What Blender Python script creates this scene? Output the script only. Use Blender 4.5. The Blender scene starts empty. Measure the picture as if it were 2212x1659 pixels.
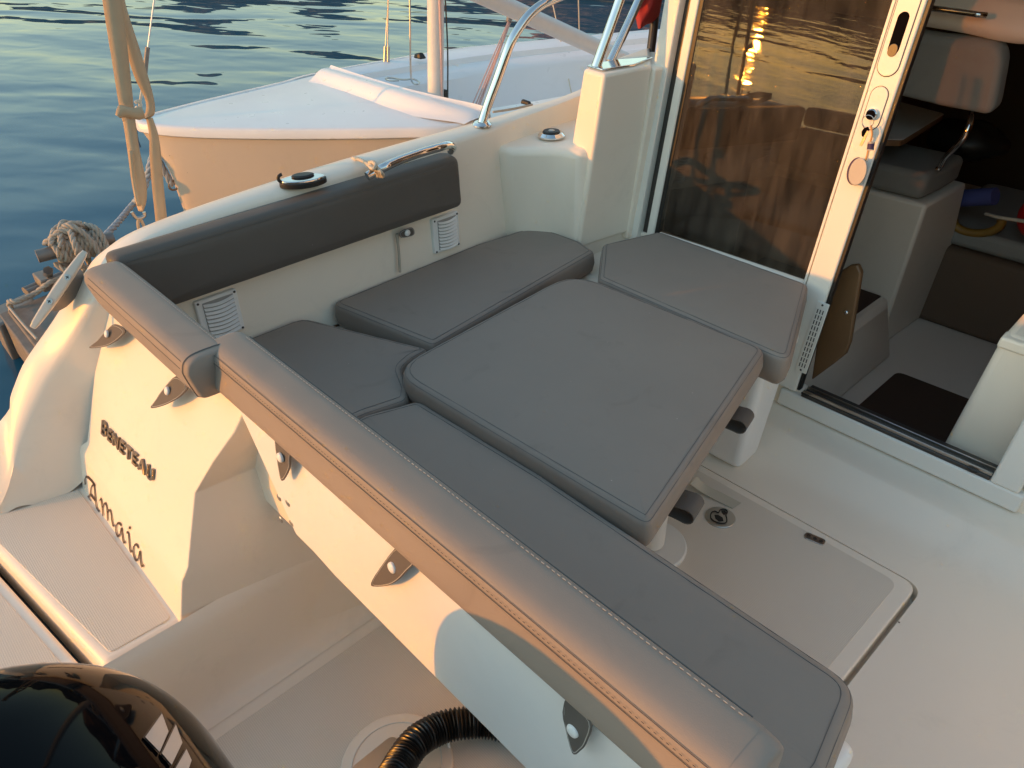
import bpy, bmesh, math, random
from mathutils import Vector, Matrix
random.seed(7)
sc = bpy.context.scene
COL = sc.collection
R = math.radians

# ------------------------------------------------------------------ camera
YAW, PITCH, ROLL, FOC, HC = R(47.1), R(34.15), R(-0.9), 1661.0, 1.35
_f = Vector((-math.sin(YAW)*math.cos(PITCH), math.cos(YAW)*math.cos(PITCH), -math.sin(PITCH)))
_r = Vector((math.cos(YAW), math.sin(YAW), 0)); _u = _r.cross(_f)
_c, _s = math.cos(ROLL), math.sin(ROLL)
CR, CU = _c*_r + _s*_u, -_s*_r + _c*_u
CAMP = Vector((0, 0, HC))
UPV = Vector((.047, .05, 1)).normalized()      # gravity's up in the boat's frame
def ray(x, y): return CR*((x-1106)/FOC) + CU*(-(y-829.5)/FOC) + _f
def az(x, y, z): r = ray(x, y); return CAMP + r*((z-HC)/r.z)
def ay(x, y, Y): r = ray(x, y); return CAMP + r*(Y/r.y)
def ax(x, y, X): r = ray(x, y); return CAMP + r*(X/r.x)
def apl(x, y, p, n):
    r = ray(x, y); p = Vector(p); n = Vector(n); return CAMP + r*((p-CAMP).dot(n)/r.dot(n))
LEAN, SHEAR = .09, .047                       # the boat sits a little stern-down: true vertical leans in its own frame
def yb(z): return 1.8 + LEAN*(z-.13)          # cabin bulkhead plane
BN = Vector((0, 1, -LEAN)).normalized()
def abk(x, y, w=0): return apl(x, y, Vector((0, yb(.13), .13)) - BN*w, BN)
def us(p): return p.x-SHEAR*(p.z-.13)
cam = bpy.data.cameras.new('camera'); co = bpy.data.objects.new('camera', cam); COL.objects.link(co)
m = Matrix((CR, CU, -_f)).transposed().to_4x4(); m.translation = CAMP
co.matrix_world = m; cam.sensor_width = 36; cam.lens = FOC/2212*36; cam.clip_start = .02; cam.clip_end = 3000
sc.camera = co

# ------------------------------------------------------------------ materials
def newmat(name):
    m = bpy.data.materials.new(name); m.use_nodes = True
    nt = m.node_tree; b = nt.nodes['Principled BSDF']; return m, nt, b
def N(nt, t, **k):
    n = nt.nodes.new(t)
    for a, v in k.items(): setattr(n, a, v)
    return n
def simple(name, col, rough=.5, metal=0, noise=.06, nscale=30, bump=0, bscale=200, coat=0, spec=None, ior=None):
    m, nt, b = newmat(name); L = nt.links
    tc = N(nt, 'ShaderNodeTexCoord')
    nz = N(nt, 'ShaderNodeTexNoise'); nz.inputs['Scale'].default_value = nscale; nz.inputs['Detail'].default_value = 4
    L.new(tc.outputs['Object'], nz.inputs['Vector'])
    mr = N(nt, 'ShaderNodeMapRange'); mr.inputs['To Min'].default_value = 1-noise; mr.inputs['To Max'].default_value = 1+noise
    L.new(nz.outputs['Fac'], mr.inputs['Value'])
    vm = N(nt, 'ShaderNodeVectorMath', operation='SCALE'); vm.inputs[0].default_value = col
    L.new(mr.outputs[0], vm.inputs['Scale']); L.new(vm.outputs[0], b.inputs['Base Color'])
    rr = N(nt, 'ShaderNodeMapRange'); rr.inputs['To Min'].default_value = max(0, rough-.05); rr.inputs['To Max'].default_value = rough+.05
    L.new(nz.outputs['Fac'], rr.inputs['Value']); L.new(rr.outputs[0], b.inputs['Roughness'])
    b.inputs['Metallic'].default_value = metal
    if coat: b.inputs['Coat Weight'].default_value = coat; b.inputs['Coat Roughness'].default_value = .06
    if spec is not None: b.inputs['Specular IOR Level'].default_value = spec
    if bump:
        n2 = N(nt, 'ShaderNodeTexNoise'); n2.inputs['Scale'].default_value = bscale; n2.inputs['Detail'].default_value = 3
        L.new(tc.outputs['Object'], n2.inputs['Vector'])
        bp = N(nt, 'ShaderNodeBump'); bp.inputs['Strength'].default_value = bump; bp.inputs['Distance'].default_value = .002
        L.new(n2.outputs['Fac'], bp.inputs['Height']); L.new(bp.outputs[0], b.inputs['Normal'])
    return m

def gelcoat(name, col=(.85, .76, .635), rough=.38, specks=True):
    m, nt, b = newmat(name); L = nt.links
    tc = N(nt, 'ShaderNodeTexCoord')
    nz = N(nt, 'ShaderNodeTexNoise'); nz.inputs['Scale'].default_value = 2.5; nz.inputs['Detail'].default_value = 6
    L.new(tc.outputs['Object'], nz.inputs['Vector'])
    mix = N(nt, 'ShaderNodeMix', data_type='RGBA')
    mix.inputs[6].default_value = (*[c*.93 for c in col], 1); mix.inputs[7].default_value = (*[min(1, c*1.05) for c in col], 1)
    L.new(nz.outputs['Fac'], mix.inputs[0])
    src = mix.outputs[2]
    gz = N(nt, 'ShaderNodeTexNoise'); gz.inputs['Scale'].default_value = 6; gz.inputs['Detail'].default_value = 10; gz.inputs['Roughness'].default_value = .72; gz.inputs['Distortion'].default_value = .8
    L.new(tc.outputs['Object'], gz.inputs['Vector'])
    gm = N(nt, 'ShaderNodeMapRange'); gm.inputs['From Min'].default_value = .56; gm.inputs['From Max'].default_value = .78; gm.inputs['To Max'].default_value = .22
    L.new(gz.outputs['Fac'], gm.inputs['Value'])
    g2 = N(nt, 'ShaderNodeMix', data_type='RGBA'); L.new(gm.outputs[0], g2.inputs[0]); L.new(src, g2.inputs[6]); g2.inputs[7].default_value = (*[c*.62 for c in col], 1); src = g2.outputs[2]
    if specks:                                   # grit and dead-insect specks, a few per square metre
        vo = N(nt, 'ShaderNodeTexVoronoi'); vo.inputs['Scale'].default_value = 7
        L.new(tc.outputs['Object'], vo.inputs['Vector'])
        cm = N(nt, 'ShaderNodeMath', operation='LESS_THAN'); cm.inputs[1].default_value = .018
        L.new(vo.outputs['Distance'], cm.inputs[0])
        mx = N(nt, 'ShaderNodeMix', data_type='RGBA'); L.new(cm.outputs[0], mx.inputs[0])
        L.new(src, mx.inputs[6]); mx.inputs[7].default_value = (.12, .09, .06, 1); src = mx.outputs[2]
    L.new(src, b.inputs['Base Color'])
    n2 = N(nt, 'ShaderNodeTexNoise'); n2.inputs['Scale'].default_value = 14; n2.inputs['Detail'].default_value = 3
    L.new(tc.outputs['Object'], n2.inputs['Vector'])
    rr = N(nt, 'ShaderNodeMapRange'); rr.inputs['To Min'].default_value = rough-.1; rr.inputs['To Max'].default_value = rough+.14
    L.new(n2.outputs['Fac'], rr.inputs['Value']); L.new(rr.outputs[0], b.inputs['Roughness'])
    bp = N(nt, 'ShaderNodeBump'); bp.inputs['Strength'].default_value = .05; bp.inputs['Distance'].default_value = .01
    L.new(nz.outputs['Fac'], bp.inputs['Height']); L.new(bp.outputs[0], b.inputs['Normal'])
    return m

def nonskid(name, col=(.845, .755, .63), scale=860, ang=0):
    m, nt, b = newmat(name); L = nt.links
    tc = N(nt, 'ShaderNodeTexCoord'); mp = N(nt, 'ShaderNodeMapping'); mp.inputs['Rotation'].default_value = (0, 0, ang)
    L.new(tc.outputs['Object'], mp.inputs['Vector'])
    w1 = N(nt, 'ShaderNodeTexWave', wave_type='BANDS', bands_direction='X'); w1.inputs['Scale'].default_value = scale/6.28*1.0
    w2 = N(nt, 'ShaderNodeTexWave', wave_type='BANDS', bands_direction='Y'); w2.inputs['Scale'].default_value = scale/6.28*.6
    for w in (w1, w2): L.new(mp.outputs[0], w.inputs['Vector'])
    mu = N(nt, 'ShaderNodeMath', operation='MULTIPLY'); L.new(w1.outputs['Fac'], mu.inputs[0]); L.new(w2.outputs['Fac'], mu.inputs[1])
    nz = N(nt, 'ShaderNodeTexNoise'); nz.inputs['Scale'].default_value = 5; nz.inputs['Detail'].default_value = 6
    L.new(tc.outputs['Object'], nz.inputs['Vector'])
    mix = N(nt, 'ShaderNodeMix', data_type='RGBA'); L.new(nz.outputs['Fac'], mix.inputs[0])
    mix.inputs[6].default_value = (*[c*.93 for c in col], 1); mix.inputs[7].default_value = (*col, 1)
    m2 = N(nt, 'ShaderNodeMix', data_type='RGBA'); m2.blend_type = 'MULTIPLY'; m2.inputs[0].default_value = .16
    L.new(mix.outputs[2], m2.inputs[6]); L.new(mu.outputs[0], m2.inputs[7]); L.new(m2.outputs[2], b.inputs['Base Color'])
    b.inputs['Roughness'].default_value = .55
    bp = N(nt, 'ShaderNodeBump'); bp.inputs['Strength'].default_value = .6; bp.inputs['Distance'].default_value = .0012
    L.new(mu.outputs[0], bp.inputs['Height']); L.new(bp.outputs[0], b.inputs['Normal'])
    return m

def vinyl(name, col=(.270, .222, .183), rough=.62):
    m, nt, b = newmat(name); L = nt.links
    tc = N(nt, 'ShaderNodeTexCoord')
    nz = N(nt, 'ShaderNodeTexNoise'); nz.inputs['Scale'].default_value = 4; nz.inputs['Detail'].default_value = 5; nz.inputs['Roughness'].default_value = .6
    L.new(tc.outputs['Object'], nz.inputs['Vector'])
    mix = N(nt, 'ShaderNodeMix', data_type='RGBA'); L.new(nz.outputs['Fac'], mix.inputs[0])
    mix.inputs[6].default_value = (*[c*.9 for c in col], 1); mix.inputs[7].default_value = (*[c*1.1 for c in col], 1)
    vo = N(nt, 'ShaderNodeTexVoronoi'); vo.inputs['Scale'].default_value = 16; L.new(tc.outputs['Object'], vo.inputs['Vector'])
    lt_ = N(nt, 'ShaderNodeMath', operation='LESS_THAN'); lt_.inputs[1].default_value = .020; L.new(vo.outputs['Distance'], lt_.inputs[0])
    d1 = N(nt, 'ShaderNodeMix', data_type='RGBA'); L.new(lt_.outputs[0], d1.inputs[0]); L.new(mix.outputs[2], d1.inputs[6]); d1.inputs[7].default_value = (*[c*1.7 for c in col], 1)
    sz = N(nt, 'ShaderNodeTexNoise'); sz.inputs['Scale'].default_value = 11; sz.inputs['Detail'].default_value = 6; sz.inputs['Distortion'].default_value = 1.2; L.new(tc.outputs['Object'], sz.inputs['Vector'])
    sm = N(nt, 'ShaderNodeMapRange'); sm.inputs['From Min'].default_value = .62; sm.inputs['From Max'].default_value = .76; sm.inputs['To Max'].default_value = .35; L.new(sz.outputs['Fac'], sm.inputs['Value'])
    d2 = N(nt, 'ShaderNodeMix', data_type='RGBA'); L.new(sm.outputs[0], d2.inputs[0]); L.new(d1.outputs[2], d2.inputs[6]); d2.inputs[7].default_value = (*[c*.72 for c in col], 1)
    L.new(d2.outputs[2], b.inputs['Base Color'])
    rr = N(nt, 'ShaderNodeMapRange'); rr.inputs['To Min'].default_value = rough-.06; rr.inputs['To Max'].default_value = rough+.12
    L.new(nz.outputs['Fac'], rr.inputs['Value']); L.new(rr.outputs[0], b.inputs['Roughness'])
    g = N(nt, 'ShaderNodeTexNoise'); g.inputs['Scale'].default_value = 700; g.inputs['Detail'].default_value = 2
    L.new(tc.outputs['Object'], g.inputs['Vector'])
    s = N(nt, 'ShaderNodeTexNoise'); s.inputs['Scale'].default_value = 6.5; s.inputs['Detail'].default_value = 2
    L.new(tc.outputs['Object'], s.inputs['Vector'])
    b1 = N(nt, 'ShaderNodeBump'); b1.inputs['Strength'].default_value = .25; b1.inputs['Distance'].default_value = .0006
    b2 = N(nt, 'ShaderNodeBump'); b2.inputs['Strength'].default_value = .4; b2.inputs['Distance'].default_value = .012
    L.new(g.outputs['Fac'], b1.inputs['Height']); L.new(s.outputs['Fac'], b2.inputs['Height'])
    L.new(b2.outputs[0], b1.inputs['Normal']); L.new(b1.outputs[0], b.inputs['Normal'])
    b.inputs['Specular IOR Level'].default_value = .35; b.inputs['Sheen Weight'].default_value = .08; b.inputs['Sheen Roughness'].default_value = .4
    return m

M = {}
M['gel'] = gelcoat('white_gelcoat')
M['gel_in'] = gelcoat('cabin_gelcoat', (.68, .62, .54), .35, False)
M['dgel'] = gelcoat('dinghy_gelcoat', (.80, .80, .80), .3, False)
M['skid'] = nonskid('nonskid_tread')
M['vinyl'] = vinyl('taupe_grey_vinyl')
M['charcoal'] = vinyl('charcoal_vinyl', (.105, .092, .080), .6)
M['seam'] = simple('seam_groove', (.10, .097, .092), .7)
M['stitch'] = simple('pale_thread', (.42, .39, .35), .7)
M['chrome'] = simple('polished_steel', (.72, .71, .69), .09, 1, .03)
M['steel'] = simple('brushed_steel', (.50, .47, .43), .3, 1, .1)
M['black'] = simple('black_rubber', (.012, .011, .010), .45)
M['cowl'] = simple('black_gloss_paint', (.002, .002, .003), .045, 0, .0, spec=.07)
M['white'] = simple('white_plastic', (.80, .79, .76), .35, 0, .03)
M['alu'] = simple('painted_aluminium', (.74, .72, .66), .38, 0, .03, 8)
M['track'] = simple('dark_track', (.07, .065, .06), .35, .5)
M['strap'] = simple('tan_webbing', (.52, .38, .24), .8, 0, .12, 25, .4, 300)
M['rope'] = simple('weathered_rope', (.42, .37, .30), .85, 0, .2, 60, .5, 400)
M['rope2'] = simple('pale_rope', (.60, .52, .40), .85, 0, .15, 60, .5, 400)
M['bluerope'] = simple('blue_grey_rope', (.35, .40, .44), .8)
M['wire'] = simple('steel_wire', (.55, .53, .5), .35, 1)
M['redwhite'] = simple('red_fleck_line', (.62, .42, .38), .7, 0, .45, 260)
M['wood'] = simple('cabin_teak', (.17, .085, .035), .4, 0, .2, 9)
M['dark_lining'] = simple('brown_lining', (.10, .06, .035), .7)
M['carpet'] = simple('brown_carpet', (.050, .026, .015), .95, 0, .25, 300, .5, 500)
M['fabric'] = simple('pale_grey_fabric', (.33, .32, .29), .85, 0, .08, 300, .3, 600)
M['fab_dark'] = simple('seat_fabric', (.22, .21, .19), .85, 0, .08, 300, .3, 600)
M['red'] = simple('red_cloth', (.33, .022, .016), .75, 0, .12, 12)
M['redp'] = simple('red_plastic', (.36, .008, .008), .4)
M['blue'] = simple('blue_foam', (.05, .06, .20), .8)
M['yellow'] = simple('yellow_plastic', (.20, .105, .012), .5)
M['tabletop'] = simple('pale_tabletop', (.60, .57, .52), .35)
M['decal'] = simple('dark_brown_decal', (.030, .014, .012), .45, 0, 0)
M['silver'] = simple('silver_decal', (.42, .41, .40), .35, .3)
M['spar'] = simple('spar_paint', (.62, .62, .60), .4)
M['plank'] = simple('weathered_plank', (.19, .165, .14), .85, 0, .35, 18, .8, 60)
M['iron'] = simple('galvanised_iron', (.24, .22, .20), .6, .6, .2, 30)
M['brown_panel'] = simple('brown_panel', (.13, .065, .025), .45, 0, .15, 12)
M['pole'] = simple('dark_pole', (.03, .028, .028), .35)
M['tagw'] = simple('cork_tag', (.50, .44, .37), .6)
M['ventgrey'] = simple('vent_grey', (.34, .33, .31), .6)
M['void'] = simple('recess_black', (.004, .003, .003), .9, 0, 0, spec=.05)
M['navy'] = simple('navy_edge', (.05, .03, .09), .6)

# tinted, dusty door glass
def glassmat():
    m = bpy.data.materials.new('tinted_dusty_glass'); m.use_nodes = True; nt = m.node_tree; L = nt.links
    nt.nodes.remove(nt.nodes['Principled BSDF']); out = nt.nodes['Material Output']
    tr = N(nt, 'ShaderNodeBsdfTransparent'); tr.inputs[0].default_value = (.42, .34, .26, 1)
    gl = N(nt, 'ShaderNodeBsdfGlossy'); gl.inputs['Roughness'].default_value = .0; gl.inputs[0].default_value = (1, 1, 1, 1)
    fr = N(nt, 'ShaderNodeFresnel'); fr.inputs[0].default_value = 1.5
    mx = N(nt, 'ShaderNodeMixShader'); L.new(fr.outputs[0], mx.inputs[0]); L.new(tr.outputs[0], mx.inputs[1]); L.new(gl.outputs[0], mx.inputs[2])
    df = N(nt, 'ShaderNodeBsdfDiffuse'); df.inputs[0].default_value = (.55, .48, .38, 1)
    tc = N(nt, 'ShaderNodeTexCoord'); mp = N(nt, 'ShaderNodeMapping'); mp.inputs['Scale'].default_value = (9, 3, 1.6)
    L.new(tc.outputs['Object'], mp.inputs['Vector'])
    nz = N(nt, 'ShaderNodeTexNoise'); nz.inputs['Scale'].default_value = 2.2; nz.inputs['Detail'].default_value = 8; nz.inputs['Roughness'].default_value = .65
    L.new(mp.outputs[0], nz.inputs['Vector'])
    mr = N(nt, 'ShaderNodeMapRange'); mr.inputs['From Min'].default_value = .35; mr.inputs['From Max'].default_value = .75
    mr.inputs['To Min'].default_value = .02; mr.inputs['To Max'].default_value = .12
    L.new(nz.outputs['Fac'], mr.inputs['Value'])
    m2 = N(nt, 'ShaderNodeMixShader'); L.new(mr.outputs[0], m2.inputs[0]); L.new(mx.outputs[0], m2.inputs[1]); L.new(df.outputs[0], m2.inputs[2])
    L.new(m2.outputs[0], out.inputs[0]); return m
M['glass'] = glassmat()

def watermat():
    m, nt, b = newmat('harbour_water'); L = nt.links
    b.inputs['Base Color'].default_value = (.016, .085, .14, 1); b.inputs['Roughness'].default_value = .03; b.inputs['IOR'].default_value = 1.33
    tc = N(nt, 'ShaderNodeTexCoord')
    def layer(rot, sx, sy, sc_, det, dist):
        m1 = N(nt, 'ShaderNodeMapping'); m1.inputs['Rotation'].default_value = (0, 0, R(rot)); L.new(tc.outputs['Object'], m1.inputs['Vector'])
        mp = N(nt, 'ShaderNodeMapping'); mp.inputs['Scale'].default_value = (sx, sy, 1); L.new(m1.outputs[0], mp.inputs['Vector'])
        nz = N(nt, 'ShaderNodeTexNoise'); nz.inputs['Scale'].default_value = sc_; nz.inputs['Detail'].default_value = det; nz.inputs['Distortion'].default_value = dist
        nz.inputs['Roughness'].default_value = .4
        L.new(mp.outputs[0], nz.inputs['Vector']); return nz
    a = layer(-47, .55, 1.2, .72, 1.5, .6); c = layer(-38, .9, 1.3, 3.0, 1, .3)
    s = N(nt, 'ShaderNodeMath', operation='MULTIPLY_ADD'); L.new(c.outputs['Fac'], s.inputs[0]); s.inputs[1].default_value = .10; L.new(a.outputs['Fac'], s.inputs[2])
    bp = N(nt, 'ShaderNodeBump'); bp.inputs['Strength'].default_value = 1.0; bp.inputs['Distance'].default_value = .052
    L.new(s.outputs[0], bp.inputs['Height']); L.new(bp.outputs[0], b.inputs['Normal'])
    return m
M['water'] = watermat()

# ------------------------------------------------------------------ object helpers
def thing(name, label, cat, loc=(0, 0, 0), group=None):
    o = bpy.data.objects.new(name, None); COL.objects.link(o); o.location = loc
    o['label'] = label; o['category'] = cat
    if group: o['group'] = group
    o.empty_display_size = .05
    return o
def tag(o, label, cat, group=None):
    o['label'] = label; o['category'] = cat
    if group: o['group'] = group
    return o
def wloc(o):
    v = Vector((0, 0, 0))
    while o: v += o.location; o = o.parent
    return v
def link(name, me, mat, parent=None, smooth=True, ang=40):
    o = bpy.data.objects.new(name, me); COL.objects.link(o)
    if parent: o.parent = parent
    off = wloc(parent) if parent else Vector((0, 0, 0))
    if off.length: me.transform(Matrix.Translation(-off))
    if isinstance(mat, (list, tuple)):
        for x in mat: me.materials.append(x)
    else: me.materials.append(mat)
    if smooth:
        for p in me.polygons: p.use_smooth = True
        try: me.set_sharp_from_angle(angle=R(ang))
        except Exception: pass
    return o
def fin(name, bm, mat, parent=None, smooth=True, ang=40, bevel=0, seg=3, recalc=True):
    if recalc: bmesh.ops.recalc_face_normals(bm, faces=bm.faces)
    me = bpy.data.meshes.new(name); bm.to_mesh(me); bm.free()
    o = link(name, me, mat, parent, smooth, ang)
    if bevel:
        md = o.modifiers.new('bevel', 'BEVEL'); md.width = bevel; md.segments = seg; md.limit_method = 'ANGLE'; md.angle_limit = R(28)
        md.harden_normals = False
    return o
def addprism(bm, bot, top):
    b = [bm.verts.new(p) for p in bot]; t = [bm.verts.new(p) for p in top]; n = len(b)
    bm.faces.new(b[::-1]); bm.faces.new(t)
    for i in range(n): bm.faces.new((b[i], b[(i+1) % n], t[(i+1) % n], t[i]))
def prism(name, bot, top, mat, parent=None, bevel=.01, seg=3, ang=40):
    bm = bmesh.new(); addprism(bm, bot, top); return fin(name, bm, mat, parent, True, ang, bevel, seg)
def addbox(bm, x0, x1, y0, y1, z0, z1):
    addprism(bm, [(x0, y0, z0), (x1, y0, z0), (x1, y1, z0), (x0, y1, z0)], [(x0, y0, z1), (x1, y0, z1), (x1, y1, z1), (x0, y1, z1)])
def box(name, x0, x1, y0, y1, z0, z1, mat, parent=None, bevel=.006, seg=2):
    bm = bmesh.new(); addbox(bm, x0, x1, y0, y1, z0, z1); return fin(name, bm, mat, parent, True, 40, bevel, seg)
def addbk(bm, u0, u1, z0, z1, w0, w1):        # a box on the raked bulkhead; w grows aft
    b = []
    for w in (w0, w1):
        s0_, s1_ = SHEAR*(z0-.13), SHEAR*(z1-.13)
        b.append([(u0+s0_, yb(z0)-w, z0), (u1+s0_, yb(z0)-w, z0), (u1+s1_, yb(z1)-w, z1), (u0+s1_, yb(z1)-w, z1)])
    addprism(bm, b[0], b[1])
def bk(name, u0, u1, z0, z1, w0, w1, mat, parent=None, bevel=.004, seg=2):
    bm = bmesh.new(); addbk(bm, u0, u1, z0, z1, w0, w1); return fin(name, bm, mat, parent, True, 40, bevel, seg)
def crom(P, n, closed=False):
    P = [Vector(p) for p in P]; out = []; k = len(P)
    if k < 3 and not closed:
        return [P[0].lerp(P[-1], i/n) for i in range(n+1)]
    segs = k if closed else k-1
    for i in range(segs):
        p0 = P[(i-1) % k] if closed or i > 0 else P[0]*2-P[1]
        p1, p2 = P[i], P[(i+1) % k]
        p3 = P[(i+2) % k] if closed or i+2 < k else P[-1]*2-P[-2]
        for j in range(n):
            t = j/n; t2 = t*t; t3 = t2*t
            out.append(.5*((2*p1)+(-p0+p2)*t+(2*p0-5*p1+4*p2-p3)*t2+(-p0+3*p1-3*p2+p3)*t3))
    if not closed: out.append(P[-1])
    return out
def addtube(bm, P, r, seg=10, closed=False, cap=True, rfun=None):
    P = [Vector(p) for p in P]; n = len(P); rings = []
    t0 = (P[1]-P[0]).normalized(); nv = t0.orthogonal().normalized()
    for i in range(n):
        a = P[(i-1) % n] if closed or i > 0 else P[i]; b = P[(i+1) % n] if closed or i < n-1 else P[i]
        t = (b-a); t = t.normalized() if t.length > 1e-9 else t0
        nv = (nv - t*nv.dot(t)); nv = nv.normalized() if nv.length > 1e-6 else t.orthogonal().normalized()
        bv = t.cross(nv); rr = rfun(i/(n-1)) if rfun else r
        rings.append([bm.verts.new(P[i]+(nv*math.cos(2*math.pi*k/seg)+bv*math.sin(2*math.pi*k/seg))*rr) for k in range(seg)])
    for i in range(n if closed else n-1):
        A, B = rings[i], rings[(i+1) % n]
        for k in range(seg): bm.faces.new((A[k], A[(k+1) % seg], B[(k+1) % seg], B[k]))
    if cap and not closed: bm.faces.new(rings[0][::-1]); bm.faces.new(rings[-1])
def tube(name, P, r, mat, parent=None, seg=10, n=8, closed=False, smoothpath=True, rfun=None):
    bm = bmesh.new(); addtube(bm, crom(P, n, closed) if smoothpath else P, r, seg, closed, True, rfun)
    return fin(name, bm, mat, parent, True, 60)
def addrope(bm, P, r, n=8, pitch=None, closed=False, seg=6):    # three-strand laid rope
    C = crom(P, n, closed); L = [0]
    for i in range(1, len(C)): L.append(L[-1]+(C[i]-C[i-1]).length)
    step = r*.55; tot = L[-1]; k = max(6, int(tot/step)); pts = []; j = 0
    for i in range(k+1):
        s = tot*i/k
        while j < len(L)-2 and L[j+1] < s: j += 1
        f = (s-L[j])/max(1e-9, L[j+1]-L[j]); pts.append(C[j].lerp(C[j+1], f))
    pitch = pitch or r*7
    nv = (pts[1]-pts[0]).orthogonal().normalized(); fr = []
    for i in range(len(pts)):
        t = (pts[min(i+1, k)]-pts[max(i-1, 0)]).normalized(); nv = (nv-t*nv.dot(t)).normalized(); fr.append((nv.copy(), t.cross(nv)))
    for q in range(3):
        Q = []
        for i, p in enumerate(pts):
            a = 2*math.pi*(q/3+(tot*i/k)/pitch); Q.append(p+(fr[i][0]*math.cos(a)+fr[i][1]*math.sin(a))*r*.5)
        addtube(bm, Q, r*.58, seg)
def rope(name, P, r, mat, parent=None, n=8):
    bm = bmesh.new(); addrope(bm, P, r, n); return fin(name, bm, mat, parent, True, 80)
def loft(name, rows, su, sv, mat, parent=None, ang=35, close_v=False, cap=False):
    """rows of equal length; Catmull-Rom through rows (su) and along each row (sv, 1 = straight)."""
    if sv > 1: rows = [crom(r, sv, close_v) for r in rows]
    cols = list(zip(*rows)); cols = [crom(c, su) for c in cols]; g = list(zip(*cols))
    bm = bmesh.new(); V = [[bm.verts.new(p) for p in r] for r in g]; nv = len(V[0])
    for i in range(len(V)-1):
        for j in range(nv if close_v else nv-1):
            bm.faces.new((V[i][j], V[i+1][j], V[i+1][(j+1) % nv], V[i][(j+1) % nv]))
    if cap: bm.faces.new(V[0][::-1]); bm.faces.new(V[-1])
    return fin(name, bm, mat, parent, True, ang)

def roundpoly(P, rad, n=6):
    out = []; k = len(P); rad = rad if isinstance(rad, (list, tuple)) else [rad]*k
    P = [Vector((p[0], p[1])) for p in P]
    for i in range(k):
        a, b, c = P[i-1], P[i], P[(i+1) % k]; r = rad[i]
        d1 = (a-b).normalized(); d2 = (c-b).normalized(); co_ = max(-.999, min(.999, d1.dot(d2))); th = math.acos(co_)
        L = min(r/math.tan(th/2), .48*(a-b).length, .48*(c-b).length); r = L*math.tan(th/2)
        if r < 1e-5: out.append(b); continue
        p1, p2 = b+d1*L, b+d2*L
        for j in range(n+1):
            t = j/n; out.append((1-t)**2*p1+2*t*(1-t)*b+t*t*p2)
    return out
def inset(P, d):
    k = len(P); out = []
    area = sum(P[i].x*P[(i+1) % k].y-P[(i+1) % k].x*P[i].y for i in range(k)); sg = 1 if area > 0 else -1
    for i in range(k):
        a, b, c = P[i-1], P[i], P[(i+1) % k]
        e1 = (b-a).normalized(); e2 = (c-b).normalized()
        n1 = Vector((-e1.y, e1.x))*sg; n2 = Vector((-e2.y, e2.x))*sg; s = n1+n2
        s = s/max(.5, s.length_squared/2) if s.length > 1e-6 else n1
        out.append(b+s*d)
    return out
def resample(P, step):
    out = []; k = len(P)
    for i in range(k):
        a, b = P[i], P[(i+1) % k]; L = (b-a).length; m_ = max(1, int(L/step))
        for j in range(m_): out.append(a.lerp(b, j/m_))
    return out
def pad(name, P, thick, rad, frame, parent, mat='vinyl', edge=.015, dome=.005, seams=True, sag=0.0, seamin=.02, step=.03):
    """A stitched cushion: outline P in the frame's plane, top face at +thick."""
    O, X, Y, Z = frame; W = lambda p, h: O+X*p[0]+Y*p[1]+Z*h
    Q = resample(roundpoly(P, rad), step); n = len(Q)
    prof = [(.012, 0), (.002, .012)]
    for k in range(7):
        a = k/6*math.pi/2; prof.append((edge*(1-math.cos(a)), thick-edge+edge*math.sin(a)))
    prof[2:2] = [(-.003, thick*.5)]
    bm = bmesh.new(); rings = []
    for d, h in prof:
        q = inset(Q, d); rings.append([bm.verts.new(W(p, h+random.uniform(-1, 1)*.0006)) for p in q])
    # domed top filled by shrinking the last ring towards a centre line
    q = inset(Q, edge); c = sum(q, Vector((0, 0)))/n
    for t, h in ((.94, .35), (.82, .7), (.6, .93), (.3, 1.0)):
        rings.append([bm.verts.new(W(c.lerp(p, t), thick+dome*h)) for p in q])
    for A, B in zip(rings, rings[1:]):
        for i in range(n): bm.faces.new((A[i], A[(i+1) % n], B[(i+1) % n], B[i]))
    cv = bm.verts.new(W(c, thick+dome)); A = rings[-1]
    for i in range(n): bm.faces.new((A[i], A[(i+1) % n], cv))
    bm.faces.new(rings[0][::-1])
    o = fin('cover', bm, M[mat], parent, True, 70)
    if seams:
        bm = bmesh.new()
        for d, h in ((edge*.28, thick-edge*.30), (edge*.95, thick+.0003)):
            addtube(bm, [W(p, h) for p in inset(Q, d)], .00055, 4, True)
        
        fin('seam', bm, M['seam'], parent, True)
    return o
UP = lambda z: (Vector((0, 0, z)), Vector((1, 0, 0)), Vector((0, 1, 0)), Vector((0, 0, 1)))

# ================================================================== SETTING
ZW = -.45
bm = bmesh.new()
bmesh.ops.create_grid(bm, x_segments=8, y_segments=8, size=600)
o = fin('water', bm, M['water'], None, False); o.location = (0, 0, ZW); o['kind'] = 'structure'
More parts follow.
